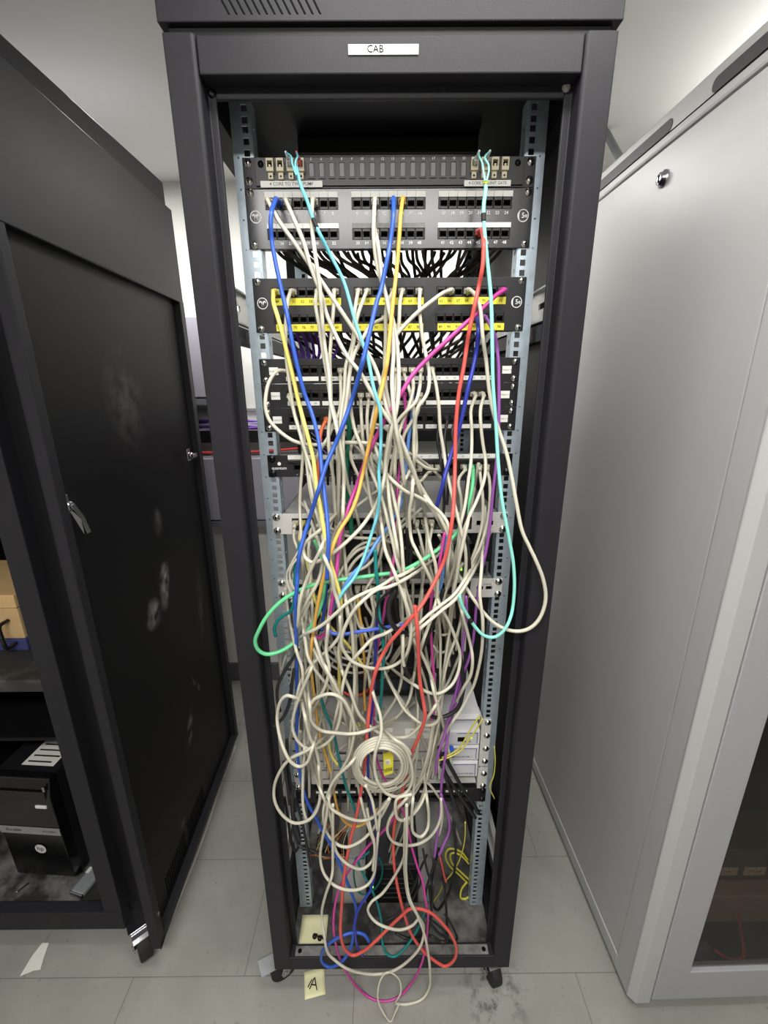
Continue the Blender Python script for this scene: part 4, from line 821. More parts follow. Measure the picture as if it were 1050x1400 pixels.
def cable(col, pts, label='', b=.055, r=.0032, start=None, end=None, kind='rj', yb=None, group=None, name='network_cable', mark=None, k=.55, ext=(0, 0)):
    """pts: traced picture positions; b: how far in the run hangs (world Y) before it is stacked on what is already there"""
    colname = CC[col][0]; plugs = []; pts = list(pts)
    if start and not end and col in 'wg' and ext == (0, 0) and pts[-1][1] < 1000: ext = (0, 90)
    for which, sp in (('s', start), ('e', end)):
        if not sp: continue
        q = snap(sp[0], sp[1], sp[2]); p = np.array(q['p']); L = .026 if kind != 'clear' else .020
        dz = -.002 if kind == 'rj' else (-.009 if kind == 'clear' else 0)
        tip = p+np.array([0, -L, dz]); plugs.append((which, q, p, tip)); t2 = tuple(proj(tip))
        if which == 's': pts = [t2]+pts
        else: pts = pts+[t2]
    xt = [0, 0]
    for e in (0, 1):
        if ext[e] and not (start if e == 0 else end):
            a, c = (pts[0], pts[1]) if e == 0 else (pts[-1], pts[-2]); v = np.array(a)-np.array(c); v = v/(np.linalg.norm(v)+1e-6)
            w = v*.75+np.array([rng.uniform(-.12, .12), .45*np.sign(v[1] if abs(v[1]) > .15 else 1)]); w /= np.linalg.norm(w); h = ext[e]/2
            q1 = np.array(a)+v*h*.5+w*h*.5; q2 = q1+w*h; q1, q2 = [np.array((min(690, max(385, q[0])), q[1])) for q in (q1, q2)]
            if e == 0: pts = [tuple(q2), tuple(q1)]+pts
            else: pts = pts+[tuple(q1), tuple(q2)]
            xt[e] = ext[e]
    C, s = curve2(pts); n = len(C); d = np.array([ray(*c) for c in C]); tot = s[-1]
    Y = np.full(n, b if not hasattr(b, '__len__') else 0.)
    if hasattr(b, '__len__'): Y = np.interp(s/tot, np.linspace(0, 1, len(b)), b)
    for which, q, p, tip in plugs:
        u = s if which == 's' else tot-s; w = np.clip(u/38, 0, 1); w = w*w*(3-2*w); Y = tip[1]*(1-w)+np.minimum(Y, tip[1]-.006)*w
    # keep above floor and base plate, in front of what is already placed
    req = np.full(n, 9.)
    for e in (0, 1):
        if xt[e]:
            u = s if e == 0 else tot-s; w = np.clip(1-u/(xt[e]*.9), 0, 1); w = w*w*(3-2*w); Y = Y*(1-w)+np.maximum(Y, .21)*w
    sc = F/np.maximum(.3, (Y-CAM[1])/d[:, 1]); rp = np.maximum(1, np.ceil(r*sc/2*1.3)).astype(int)
    for i in range(n):
        cx, cy = int(C[i, 0]//2), int(C[i, 1]//2)
        if 0 <= cx < 525 and 0 <= cy < 700:
            deep = (xt[0] and s[i] < xt[0]*.9) or (xt[1] and tot-s[i] < xt[1]*.9); a = (SURF0 if deep else SURF)[max(0, cy-rp[i]):cy+rp[i]+1, max(0, cx-rp[i]):cx+rp[i]+1]; req[i] = a.min()-r*1.05
        yf = ysurf(d[i], r+.001); req[i] = min(req[i], yf)
        yp = ysurf(d[i], .1215+r)
        if yp > .012 and yp < .14: req[i] = min(req[i], yp)
    Y0 = Y.copy(); Y = np.minimum(Y, req)
    ds = (s[1]-s[0])/820.; ka = np.full(n, min(k, .42))
    if xt[0]: ka[s < xt[0]*.9] = 2.5
    if xt[1]: ka[tot-s < xt[1]*.9] = 2.5
    for i in range(1, n): Y[i] = min(Y[i], Y[i-1]+ka[i]*ds)
    for i in range(n-2, -1, -1): Y[i] = min(Y[i], Y[i+1]+ka[i]*ds)
    for which, q, p, tip in plugs:      # never pull the strand away from its own plug
        u = s if which == 's' else tot-s; w = np.clip(u/14, 0, 1); Y = tip[1]*(1-w)+Y*w
    if n > 12:
        ker = np.array([1, 2, 3, 4, 5, 6, 5, 4, 3, 2, 1])/36.; Yp = np.pad(Y, 5, 'edge'); Ys = np.convolve(Yp, ker, 'valid'); Ys[0], Ys[-1] = Y[0], Y[-1]; Y = Ys
    Y = np.maximum(Y, -.16)
    P = CAM+d*((Y-CAM[1])/d[:, 1])[:, None]
    for i in range(n):
        cx, cy = int(C[i, 0]//2), int(C[i, 1]//2); q = max(1, rp[i]-0)
        if 0 <= cx < 525 and 0 <= cy < 700:
            a = SURF[max(0, cy-q):cy+q+1, max(0, cx-q):cx+q+1]; np.minimum(a, Y[i]-r, out=a)
    if not label and plugs:
        q = plugs[0][1]; nn = q['n']
        if 'striped' in q['panel']:
            m_ = (nn-1) % 48; where = '%s port, %s block, %s row' % (ORD[m_ % 8], ('left', 'middle', 'right')[m_ % 24//8], ('upper', 'lower')[m_//24])
        else: where = '%s port' % ORD[nn-1]
        label = '%s cable plugged into %s, %s' % (colname, q['panel'], where)
    mb = MB().tube(P, r, CM[col], 8)
    o = mesh_obj(name, mb, loc=((P[:, 0].min()+P[:, 0].max())/2, P[:, 1].mean(), P[:, 2].min())); tag(o, label, 'cable', group)
    for which, q, p, tip in plugs: part('plug', plugmesh(kind, p, col, PM[col]), o)
    for (fa, fb, m, nm) in (mark or ()):
        i, j = int(fa*(n-1)), max(int(fa*(n-1))+3, int(fb*(n-1))); part(nm, MB().tube(P[i:j], r*1.22, m, 10), o)
    assert label not in seen or group, label
    seen[label] = 1; return o
W1, W2, BA, BB, BC, Q, SA, SB = 'white-striped', 'yellow-striped', 'uppermost badged', 'middle badged', 'lowest badged', 'quantum', 'upper grey', 'lower grey'
def S(t): return [tuple(float(v) for v in p.split(',')) for p in t.split()]
# ---- deep inside, lower half
cable('k', S('606,1030 620,1056 636,1084 648,1100 654,1112'), 'thick black power cord slanting down right across the lowest patch panel', .075, .0048, name='power_cable')
cable('k', S('603,1045 612,1062 626,1084 640,1104 650,1118'), 'second black power cord slanting beside the thick one at lower right', .075, .0042, name='power_cable')
cable('k', S('600,1020 606,1048 614,1078 628,1112 634,1124'), 'black power cord running steepest from the white modules to the base', .085, .004, name='power_cable')
cable('Y', S('656,978 648,990 640,1003 630,1020 618,1030 604,1036'), 'thin yellow cable crossing the white converter modules, upper of the pair', .06, .0018, name='fibre_cable')
cable('Y', S('660,982 652,996 642,1010 630,1026 612,1036 598,1040'), 'thin yellow cable crossing the white converter modules, lower of the pair', .06, .0018, name='fibre_cable')
cable('Y', S('676,1020 677,1040 675,1060 670,1076 676,1092'), 'thin yellow cable hanging outside the right rail beside a cable tie', .06, .0013, name='fibre_cable')
cable('Y', S('640,1176 632,1166 622,1161 613,1161 609,1170 615,1184 628,1196 640,1208'), 'yellow cable looped against the right rail near the rack base', .16, .0026)
cable('Y', S('641,1181 632,1171 622,1166 616,1168 618,1180 630,1192 642,1203'), 'yellow cable looped just inside the other yellow loop at lower right', .16, .0026)
cable('Y', S('638,1206 631,1216 630,1228 636,1229 641,1226'), 'short yellow cable end curling at the foot of the right rail', .16, .0028)
cable('Y', S('636,1124 636,1140 634,1156 628,1176 618,1194 608,1206 600,1222 592,1234'), 'thin yellow cable falling from the lowest panel to the base, lower right', .17, .0016)
cable('k', S('620,1120 623,1158 620,1200 610,1228 598,1244 590,1232 591,1200 600,1160'), 'black cable hanging in a long U at lower right of the base', .13, .0034)
cable('k', S('606,1190 609,1222 611,1262 612,1290'), 'black cable dropping straight to the sill at lower right', .10, .0032)
cable('k', S('608,1250 616,1262 622,1274 625,1284 618,1288 610,1282 600,1276 590,1264'), 'black cable curled flat on the rack base, front right', .05, .0030)
cable('k', S('566,1284 590,1280 604,1288 612,1285 606,1272 590,1258 580,1250'), 'black cable curled on the base between red loop and sill', .05, .0030)
cable('k', S('560,1190 566,1210 556,1232 540,1252 524,1262 520,1280 523,1296'), 'black cable running diagonally over the base to the sill', .09, .0022)
cable('k', S('541,1276 556,1283 575,1282 586,1270 590,1246 586,1210'), 'black cable sweeping low over the base behind the red loop', .07, .0032)
for i, t in enumerate(('571,1186 575,1206 566,1226 560,1240', '584,1168 574,1190 566,1212 556,1232', '596,1176 588,1198 582,1222 584,1246', '602,1170 606,1196 607,1214', '578,1160 584,1190 592,1216 590,1240')):
    cable('k', S(t), 'black cable in the dark bunch left of the yellow loop', .15-.01*i, .0030, group='black bunch at the base')
cable('r', S('600,1166 604,1182 607,1196 610,1206'), 'short dull red cable end in the black bunch at the base', .13, .0026)
cable('t', S('498,1174 488,1172 484,1186 484,1200 488,1216 496,1223 508,1219 519,1206 523,1190 520,1176 514,1169'), 'teal cable loop in front of the power supply box', .17, .0024)
cable('t', S('505,1164 498,1170 490,1176 494,1190 502,1204 508,1216 516,1236 522,1264 522,1284 528,1303 538,1308 548,1302 560,1288 572,1268 580,1248 584,1226'), 'teal cable hanging in a U over the front sill', .14, .0030)
# ---- coils behind
def ell(cx, cy, rx, ry, a0, a1, n=14): return [(cx+rx*math.cos(math.radians(a0+(a1-a0)*i/n)), cy+ry*math.sin(math.radians(a0+(a1-a0)*i/n))) for i in range(n+1)]
for i, (rx, ry, dy) in enumerate(((50, 40, 0), (46, 34, 3), (42, 28, 6), (38, 20, 8))):
    cable('g', ell(486, 878-dy, rx, ry+2, 200, -20), 'pale grey cable bowed wide behind the tangle, above the dark servers', .09, .0027, group='grey bows before the servers')
cable('r', S('470,946 480,951 492,950 502,944 508,936'), 'short red cable bow in front of the dark server', .10, .0028)
cable('w', S('594,862 604,868 616,866'), 'short off-white cable bow at right behind the black leads', .09, .0028)
cable('w', S('592,882 600,892 612,890'), 'short off-white cable bow lower right behind the black leads', .09, .0028)
# ---- switch plugs, lower grey switch
for i, (px, tail) in enumerate(((474, '473,828 475,842 481,860 483,887 485,927 483,959'), (485, '485,826 486,860 487,900 488,959 486,985'), (496, '500,826 507,838 511,846 508,857 502,860'), (507, '514,830 518,850 514,868'))):
    cable('w', S(tail), '', .075, .0031, (px, 808, SB), kind='clear')
cable('o', S('489,816 491,836 495,864 497,892 499,920 498,945 499,972'), 'amber cable hanging straight down from the lower grey switch, middle', .08, .0031)
cable('w', S('425,822 417,838 409,856 404,872 405,884 411,884 416,872 418,852 420,832 424,815'), 'off-white cable folded in a narrow hairpin at left under the green loop', .06)
# ---- upper switch plugs
cable('w', S('402,736 406,748 412,764 417,782'), '', .085, .0031, (402, 714, SA), kind='clear')
cable('y', S('410,738 414,748 419,766 426,792 430,818 440,840 456,862 476,882 492,904 503,922 506,940'), '', .06, .0033, (410, 713, SA))
cable('t', S('412,738 407,756 404,775 403,798 401,826 397,836 388,841 378,851 375,860 377,870'), '', .055, .0034, (419, 713, SA))
cable('w', S('427,722 423,740 422,760 425,790 421,812'), '', .08, .0031, (430, 712, SA), kind='clear')
cable('b', S('449,745 447,775 446,805 443,834 440,862'), 'blue cable hidden behind the green loop, below the upper grey switch', .075)
cable('w', S('469,730 466,745 463,770 462,797'), '', .08, .0031, (470, 713, SA), kind='clear')
cable('d', S('474,520 475,548 477.5,577 477,602 474,636 475,672 479,704 481,735'), 'dark green thick cable hanging through the middle from the badged panels', .075, .0046)
for px, tail, kk in ((569, '572,726 577,746 582,765 587,783 595,803', 'clear'), (582, '583,728 583,757 580,783 577,803 574,823', 'clear'), (592, '590,726 587,743 586,765 590,783 597,807', 'clear')):
    cable('w', S(tail), '', .075, .0031, (px, 712, SA), kind=kk)
cable('k', S('556,722 557,750 556,775 553,800'), 'black cable hanging below the upper grey switch, right of centre', .085, .0034); cable('k', S('562,724 562,752 560,778 557,802'), 'second black cable beside it below the upper grey switch', .085, .0034)
cable('k', S('550,724 551,745 549,770 545,790 541,812 542,835 548,856'), 'black cable bending past the lower grey switch, right of centre', .08, .0034)
# ---- long back strands, off-white
WB = [
 ('457,690 459,712 458,740 456,765 458,790', 'behind the magenta strand at the upper switch'), ('463,690 463,717 462,742 462,770 465,800 466,830', 'left of the dark green thick cable'),
 ('513,739 499,742 486,750 475,765 467,783 459,800', 'bowing left above the lower switch, upper of three'), ('505,746 490,752 479,762 470,775 462,790', 'bowing left above the lower switch, middle of three'),
 ('508,752 497,757 486,766 477,779 470,795', 'bowing left above the lower switch, lowest of three'), ('470,731 486,735 505,736 522,738', 'short and level below the upper switch'),
 ('523,750 517,773 510,790 503,801 496,815', 'slanting left over the lower switch, near centre'), ('519,740 514,759 501,774 483,783 470,790 455,803', 'sweeping left under the light blue strand'),
 ('473,777 475,810 481,829 487,845 494,859 506,859 511,840 508,818', 'ending in a small U below the lower switch'), ('454,810 451,840 449,865 446,890', 'grey in shade behind the amber strand'),
 ('430,885 433,910 436,935 437,960 442,985', 'hanging left of the yellow strand at mid height'), ('427,830 428,865 430,900 434,940 436,970', 'straight at left behind the amber strand'),
 ('483,870 486,900 487,930 486,960 484,990 482,1016', 'straight down the middle beside the dark server light'), ('499,866 506,883 513,897 520,908', 'short diagonal above the dark server'),
 ('507,884 503,905 500,925', 'short steep one above the dark server'), ('549,870 550,905 548,935 541,955 524,982', 'crossing right of the teal strand'),
 ('526,919 537,940 550,959 558,972', 'slanting right beside the teal strand'), ('577,815 575,853 572,890 570,930', 'grey-white and straight beside the second red strand'),
 ('589,836 580,846 573,856 568,866', 'short slant right of the second red strand'), ('567,873 570,900 579,924 586,953 590,980', 'right of the second red strand'),
 ('598,830 600,850 602,873 602,913 602,953 600,985', 'straight right of the magenta strand'), ('619,820 617,847 611,887 607,920 605,953 601,985', 'right of centre, leaning left'),
 ('633,827 631,843 625,867 613,900 606,930', 'leaning left under the aqua strand'), ('565,930 560,955 550,972 538,984 522,994 506,999', 'crossing the grey chassis from upper right'),
 ('571,985 571,1022 563,1043 556,1060', 'falling past the coil at right'), ('560,1072 572,1066 584,1070 596,1084', 'bridging the bundle right of the coil'),
 ('601,983 595,1010 588,1043 577,1089 566,1110', 'right-hand bundle beside the grey chassis, outer'), ('593,990 587,1030 575,1070 564,1089 556,1104', 'right-hand bundle beside the grey chassis, inner'),
 ('590,1000 584,1035 572,1068 560,1090', 'right-hand bundle beside the grey chassis, deepest'), ('603,1090 605,1110 603,1130 600,1142', 'short pale one beside the violet strands'),
]
for t, l in WB: cable('w', S(t), 'off-white cable strand '+l, .075, .0031, ext=(80, 80) if 'violet' not in l else (0, 0))
WL2 = [('409,752 400,768 393,782 393,797 399,812', 'small off-white cable bow left of the blue strand, above lower switch'), ('406,764 398,776 396,788 401,803 411,818', 'second small off-white cable bow beside it on the left rail side')]
for t, l in WL2: cable('w', S(t), l, .09, .0022)
# ---- quantum panel plugs
cable('w', S('560,645 549,651 540,657 527,666 513,673 493,688 479,699 466,714 457,730 453,750 453,765'), '', .06, .0031, (569, 637, Q))
cable('w', S('586,646 576,657 563,662 544,659 532,652'), '', .07, .0031, (590, 637, Q), kind='clear')
cable('w', S('627,656 630,680 631,700 629,730 620,768 612,795 606,826'), '', .07, .0031, (626, 638, Q))
cable('G', S('646,662 641,688 632,716 618,736 598,752 574,768 548,781 516,786 480,791 448,795 424,801 400,812 380,826 364,844 354,862 349,876 352,887 362,894 376,893 392,886 408,874 424,858 436,836 443,810 443,780 438,758 430,738'), '', [.05, .03, -.005, -.02, -.03, -.03, .0, .04, .06], .0037, (648, 640, Q))
cable('w', S('657,654 660,680 659,715 652,745 643,772 640,800'), '', .07, .0031, (656, 640, Q), kind='clear'); cable('w', S('669,655 670,680 666,716 656,748 646,768 638,800'), '', .07, .0031, (668, 639, Q), kind='clear')
cable('w', S('586,641 572,632 560,620 545,604 532,590 523,583 509,581 496,587 485,597 480,612 480,626 485,640 493,656 504,676 515,700'), '', .05, .0031, (598, 641, Q))
# ---- lowest badged panel
cable('O', S('439,590 437,612 435,636 434,660 430,690'), '', .075, .0036, (443, 574, BC)); 
for i, (px, tail) in enumerate(((595, '598,600 602,625 606,655 607,690 604,720'), (606, '608,600 611,630 613,660 611,690'), (617, '618,592 620,605 619,625'))): cable('k', S(tail), '', .085, .003, (px, 575, BC))
cable('k', S('639,650 637,690 635,725 639,750 642,780 640,806 634,830'), 'black cable falling between bright green and off-white strands at right', .075, .0036)
# ---- middle badged panel
cable('w', S('403,566 409,585 414,612 413,640 411,665 410,693 411,717 412,740 414,765'), '', .07, .0031, (401, 540, BB))
cable('w', S('412,568 416,600 420,640 426,680 434,706 441,730 444,757 449,780 455,800'), '', .07, .0031, (412, 540, BB))
cable('w', S('494,568 496,600 497,620 500,640 506,680 512,705'), '', .07, .0031, (492, 540, BB), kind='clear'); cable('w', S('502,568 503,593 506,620 512,650'), '', .07, .0031, (502, 540, BB), kind='clear')
cable('m', S('555,562 553,588 552,600 548,630 544,660 543,690 541,720 540,750 534,792 528,820 524,845 519,870 514,896 511,930 511,965 512,1000 514,1032 522,1058 534,1078 546,1098 556,1124 563,1158 571,1186 578,1206 581,1226 585,1250 584,1275 581,1300 571,1330 552,1357 533,1368 510,1366 486,1347 467,1316 459,1290 456,1262 459,1232 466,1210 475,1194 488,1176 506,1154 524,1136 536,1122 545,1104 549,1088'), '', [.07, .06, .06, .06, .06, .06, .05, .03, .0, -.02, .02, .09], .0029, (555, 540, BB))
cable('c', S('564,566 560,590 556,626 550,672 547,690 532,718 516,740 498,768 480,788 468,808 458,826 452,842'), '', [.07, .05, .04, .03, .05], .0034, (565, 540, BB))
cable('w', S('570,566 561,580 552,596 549,615'), '', .07, .0031, (575, 541, BB), kind='clear')
cable('w', S('644,560 645,590 644,630 640,660 636,690 629,720 625,757 617,786 609,810 604,830'), '', .06, .0031, (643, 538, BB)); cable('w', S('657,560 658,588 660,605 664,634 662,656 652,684 640,710 630,738 625,777 622,803 619,829'), '', .055, .0031, (654, 538, BB))
# ---- uppermost badged panel
cable('w', S('380,507 369,520 364,537 363,557 367,572 374,582 386,593 402,603 424,608 448,607 476,605 504,606 528,610 542,613'), '', [.07, .05, .045, .03, .02, .02, .04], .0033, (388, 505, BA))
cable('w', S('466,526 466,548 463,566 456,580 449,597 437,617 428,639 424,655 427,676'), '', .06, .0031, (462, 506, BA), kind='clear')
cable('w', S('540,530 538,556 534,580 530,605 527,640 531,660'), '', .07, .0031, (541, 508, BA), kind='clear')
cable('w', S('558,528 564,550 567,575 569,600 568,624 560,645 551,662 545,690 544,718'), '', .055, .0031, (553, 507, BA), kind='clear')
cable('w', S('565,530 560,552 551,575 543,600 537,630 533,655'), '', .07, .0031, (564, 508, BA), kind='clear')
cable('w', S('574,528 568,550 556,562 545,574 537,590'), '', .065, .0031, (576, 508, BA), kind='clear')
cable('w', S('596,526 600,556 602,588 606,612 611,645 617,672 624,700 631,728 636,750 637,775 634,800 633,825'), '', .05, .0032, (592, 505, BA))
# ---- long upper strands, yellow-striped panel
cable('w', S('393,413 391,440 391,482 396,526 402,563 410,592 416,613 426,645 432,671 437,700 441,730 443,757 441,770 437,789 430,805 422,818 415,832'), '', .05, .0032, (397.6, 397, W2))
cable('w', S('431.5,417 436,443 441,478 447,513 453,550 461,579 467,610 471,640 476,665 484,690'), '', .055, .0032, (431.5, 397, W2))
cable('w', S('456,420 453,458 451,491 452,526 452,560 449,596 451,625 455,650 458,690'), '', .055, .0032, (459, 397, W2))
cable('w', S('485,426 482,469 473,500 471,535 467,562 464,600 464,640 463,690'), '', .055, .0032, (487, 397, W2)); cable('w', S('489,432 484,465 480,491 477,535 480,562 485,587 493,608 500,627 511,653 519,673 526,695 531,717 537,741 542,765 548,785'), '', .05, .0032, (500.5, 397, W2))
cable('w', S('507,445 496,463 485,483 479,505 475,540 470,575 469,605 470,650 469,700'), '', .06, .0032, (524.6, 432, W2))
cable('w', S('529,417 527,469 526,500 529,540 535,575 533,610 528,647 535,667 541,693 546,717 549,743 551,770 554,803 562,829 567,860'), '', .05, .0032, (536, 395, W2))
cable('w', S('547,412 544,452 532,483 526,505 520,530 512,560 508,590 516,620 528,650 533,690 538,720 543,750'), '', .05, .0032, (548.5, 395, W2))
cable('w', S('573.5,417 577,458 583,489 587,513 585,535 579,547 572,556 568,572 566,600 566,626'), '', .05, .0032, (572.6, 395, W2))
cable('w', S('607,400 590,412 570,428 553,445 542,458 531,477 527,495 526,520 531,548 537,580 541,610 540,640'), '', [.06, .03, .03, .04], .0033, (615, 395, W2))
cable('b', S('386,402 388,415 394,437 401,476 408.6,511 417,540 426,564 434,594 438,620 440,644 443,670 447,706 449,740'), 'blue cable end going out of sight behind the upper grey switch strands', .07, .0030) if False else None
cable('m', S('678,404 666,416 651,430 638,441 614,463 586,489 564,513 551,533 538,555 526,574 516,594 506,614 498,634 490,658 480,684 472,708 466,730 462,760 458,800 453,830 449,854 444,867 436,872 428,867'), '', [.06, .03, .02, .02, .03, .05], .0036, (690, 394, W2))
cable('n', S('654,450 652,475 647,502 639,535 632,568 626,592 618,618 610,644 603,672 597,694 596,708'), '', [.07, .045, .045, .06], .0038, (650, 434, W2))
cable('v', S('672,448 677,462 681,490 682,525 682,565 681,600 678,640 674,672 671,706 666,745 659,778 654,808 651,830 649,856 646,880 640,904 632,924 624,960 614,996 609,1032 604,1068 602,1100 599,1130 596,1156 594,1172'), '', [.07, .05, .05, .05, .06, .07], .0030, (664.5, 434, W2))
cable('w', S('649,402 656,420 660,461 665,496 669,535 675,566 682,588 692,618 700,654 706,688 714,726 724,748 733,767 742,790 746,812 744,830 736,848 724,859 710,863 694,861 676,852 660,836 648,820 642,811'), '', [.06, .05, .03, .0, -.02, -.02, .0, .05], .0034, (641.5, 395, W2))
cable('v', S('637,815 638,840 636,860 633,880 630,906 625,940 616,970 607,1008 599,1032 596,1058'), 'violet cable deeper than its neighbour, ending beside the white modules', .08, .0030)
cable('v', S('603,1086 608,1100 613,1116 614,1136 606,1156 600,1170'), 'short violet cable bowing right below the lowest patch panel', .10, .0030)
# ---- white-striped panel, off-white
cable('w', S('382,303 402,331 420,357 437,381 455,408 481,447 500,478 514,505 522,531 528,556 537,582 548,609 560,636 573,661 584,680 596,698 604,712 612,730 615,755'), '', [.06, .04, .03, .03, .05], .0034, (367, 280, W1))
cable('w', S('402,300 415,331 424,362 432,384 441,408 446,428 459,458 476,489 492,509 507,535 520,557 538,583 548,600 556,620 566,645 572,665'), '', [.06, .04, .04, .05], .0034, (390, 280, W1))
cable('w', S('426,303 429,333 433,362 437,390 439,417 443,465 450,513 452,550 458,575 465,609 470,640 470,667 469,700'), '', .05, .0033, (431, 281, W1))
cable('w', S('511,303 511,325 516,364 524,392 533,421 541,458 545,502 545,535 541,565 535,590 527,630 527,642 522,668 514,690 496,718 478,737 458,754 436,767 424,768 415,758 415,746 422,737 436,726'), '', [.06, .05, .04, .03, .02, .0, .02], .0034, (513, 281, W1))
cable('w', S('516,330 519,351 523,384 529,410 535,440 538,480 536,520 538,556 542,590 548,620 552,655'), '', .06, .0033, (516, 318, W1))
# ---- coloured cables over them
cable('s', S('520,695 516,704 506,736 496,766 486,786 472,802 462,822'), 'sky blue thin cable end sloping left above the lower grey switch', .045, .0026) if False else None
cable('y', S('374,414 379,431 386,456 393,485 400,513 407.5,546 416,579 421,597 428,626 433,666 439,700 445,736 450,764 458,790 466,822 465,867 464,900 464,944'), '', [.06, .045, .04, .05, .07], .0037, (373.5, 398, W2))
cable('o', S('548,292 546,322 543,362 538,408 533,458 529,497 523,527 516,557 508,594 502,620 496,648 488,680 478,704 464,726 452,756 440,800 434,830 429,860 426,882 425,905 428,940 431,965 436,1000 444,1028 452,1056 458,1090 463,1110 472,1124 484,1130 494,1128 506,1120 516,1106'), '', [.06, .05, .05, .06, .07, .07, .06, .06, .09], .0033, (549.6, 281, W1))
cable('s', S('405,228 410,250 420,275 430,304 450,345 470,385 485,437 503,491 511,531 519,557 521,588 520,620 518,645 519,672 516,702 506,736 496,766 484,790 470,808 460,824'), 'sky blue fibre cable from the leftmost adapters of the fibre panel', [.07, .05, .03, .03, .05], .0028, None, name='fibre_cable', mark=((.122, .145, RUBBER, 'sleeve'),))
cable('b', S('371,291 371,322 376,355 385,397 394,437 401,476 409,511 417,540 426,564 434,594 438,620 440,644 443,670 447,706 449,740 448,768 447,792'), '', [.06, .045, .04, .05], .0037, (377, 279, W1))
cable('b', S('538,292 534,329 527,366 520,399 516,410 503,465 492,509 479,553 467,586 458,608 446,636 436,668 426,700 416,732 409,760 406,800 404,830 405,870 406,910 406,948 407,970 405,1010 408,1044 413,1072 420,1096 434,1122 440,1134 454,1158 464,1180 473,1202 481,1222 487,1244 484,1270 480,1294 467,1315 450,1322 440,1314 440,1303 448,1292 464,1281 484,1275 498,1278 505,1288'), '', [.06, .045, .03, .04, .05, .04, .03, .0, -.02], .0036, (536, 281, W1))
cable('n', S('516,845 514,870 513,900 511,945 507,982 504,1010 503,1040 504,1072 509,1104 514,1130 516,1160 512,1196 506,1218 494,1236 486,1254 486,1280 490,1298 496,1306'), 'dark blue cable beside the red one, falling from mid tangle to the sill', [.07, .05, .04, .02, -.01], .0031)
cable('p', S('448,861 456,866 470,867 488,864 514,860 538,856 560,853'), 'periwinkle blue cable running level across the middle of the tangle', .03, .0034)
cable('c', S('611,732 609,750 606,780 602,806 598,822'), 'light blue cable beside the red strand, between the two grey switches', .045, .0030)
cable('m', S('608,728 604,752 598,785 590,820 589,860 591,898 594,935 594,968 590,985'), 'magenta cable hanging right of centre, over the dark servers', .05, .0030)
cable('t', S('513,752 514,776 517,806 518,836 522,864 525,892 523,920 521,955 517,990'), 'teal cable straight down the middle over the dark servers', .045, .0034)
cable('t', S('437,950 446,976 454,996 460,1020 466,1048 474,1078 484,1104 490,1122'), 'dark teal cable slanting down through the left loops', .05, .0033)
cable('y', S('449,1012 451,1026 455,1036 462,1046'), 'short yellow cable bow behind the left loops', .07, .0028)
# ---- black leads
cable('k', S('408,888 402,898 390,916 380,938 379,955 383,972'), 'black cable leaving the tangle at left above the big loops', .03, .0033)
cable('k', S('402,915 399,935 396,960 387,981 374,994'), 'black cable crossing the left rail beside the loops', .03, .0035)
cable('k', S('532,808 518,824 515,840 522,856 540,864'), 'black cable bow left of centre ending in a thick joint', .045, .0024, ext=(50, 0))
cable('k', S('541,806 532,824 533,846 544,862 560,868'), 'thick black lead curving beside the bow at centre', .04, .0048)
cable('k', S('606,806 597,838 588,862 582,876 574,900 571,930 572,952 580,972 596,981 612,978 626,968 633,944 632,915 630,900'), 'black cable sweeping in a deep U at right of the tangle', [.05, .04, .03, .04, .06], .0042)
for i, t in enumerate(('389,1090 394,1120 398,1150 404,1164 410,1150 404,1120', '398,1095 401,1125 408,1155 418,1160 440,1168 455,1170', '404,1090 414,1128 420,1160 424,1185')): cable('k', S(t), 'black cable hanging before the left rail below the big loops', .06, .0034, group='black leads at lower left')
for i, t in enumerate(('392,1010 394,1050 400,1090 404,1110', '388,1040 393,1075 396,1100', '402,1070 400,1100 404,1130 410,1150')): cable('k', S(t), 'black cable along the left rail behind the big loops', .075, .0038, group='black leads on the left rail')
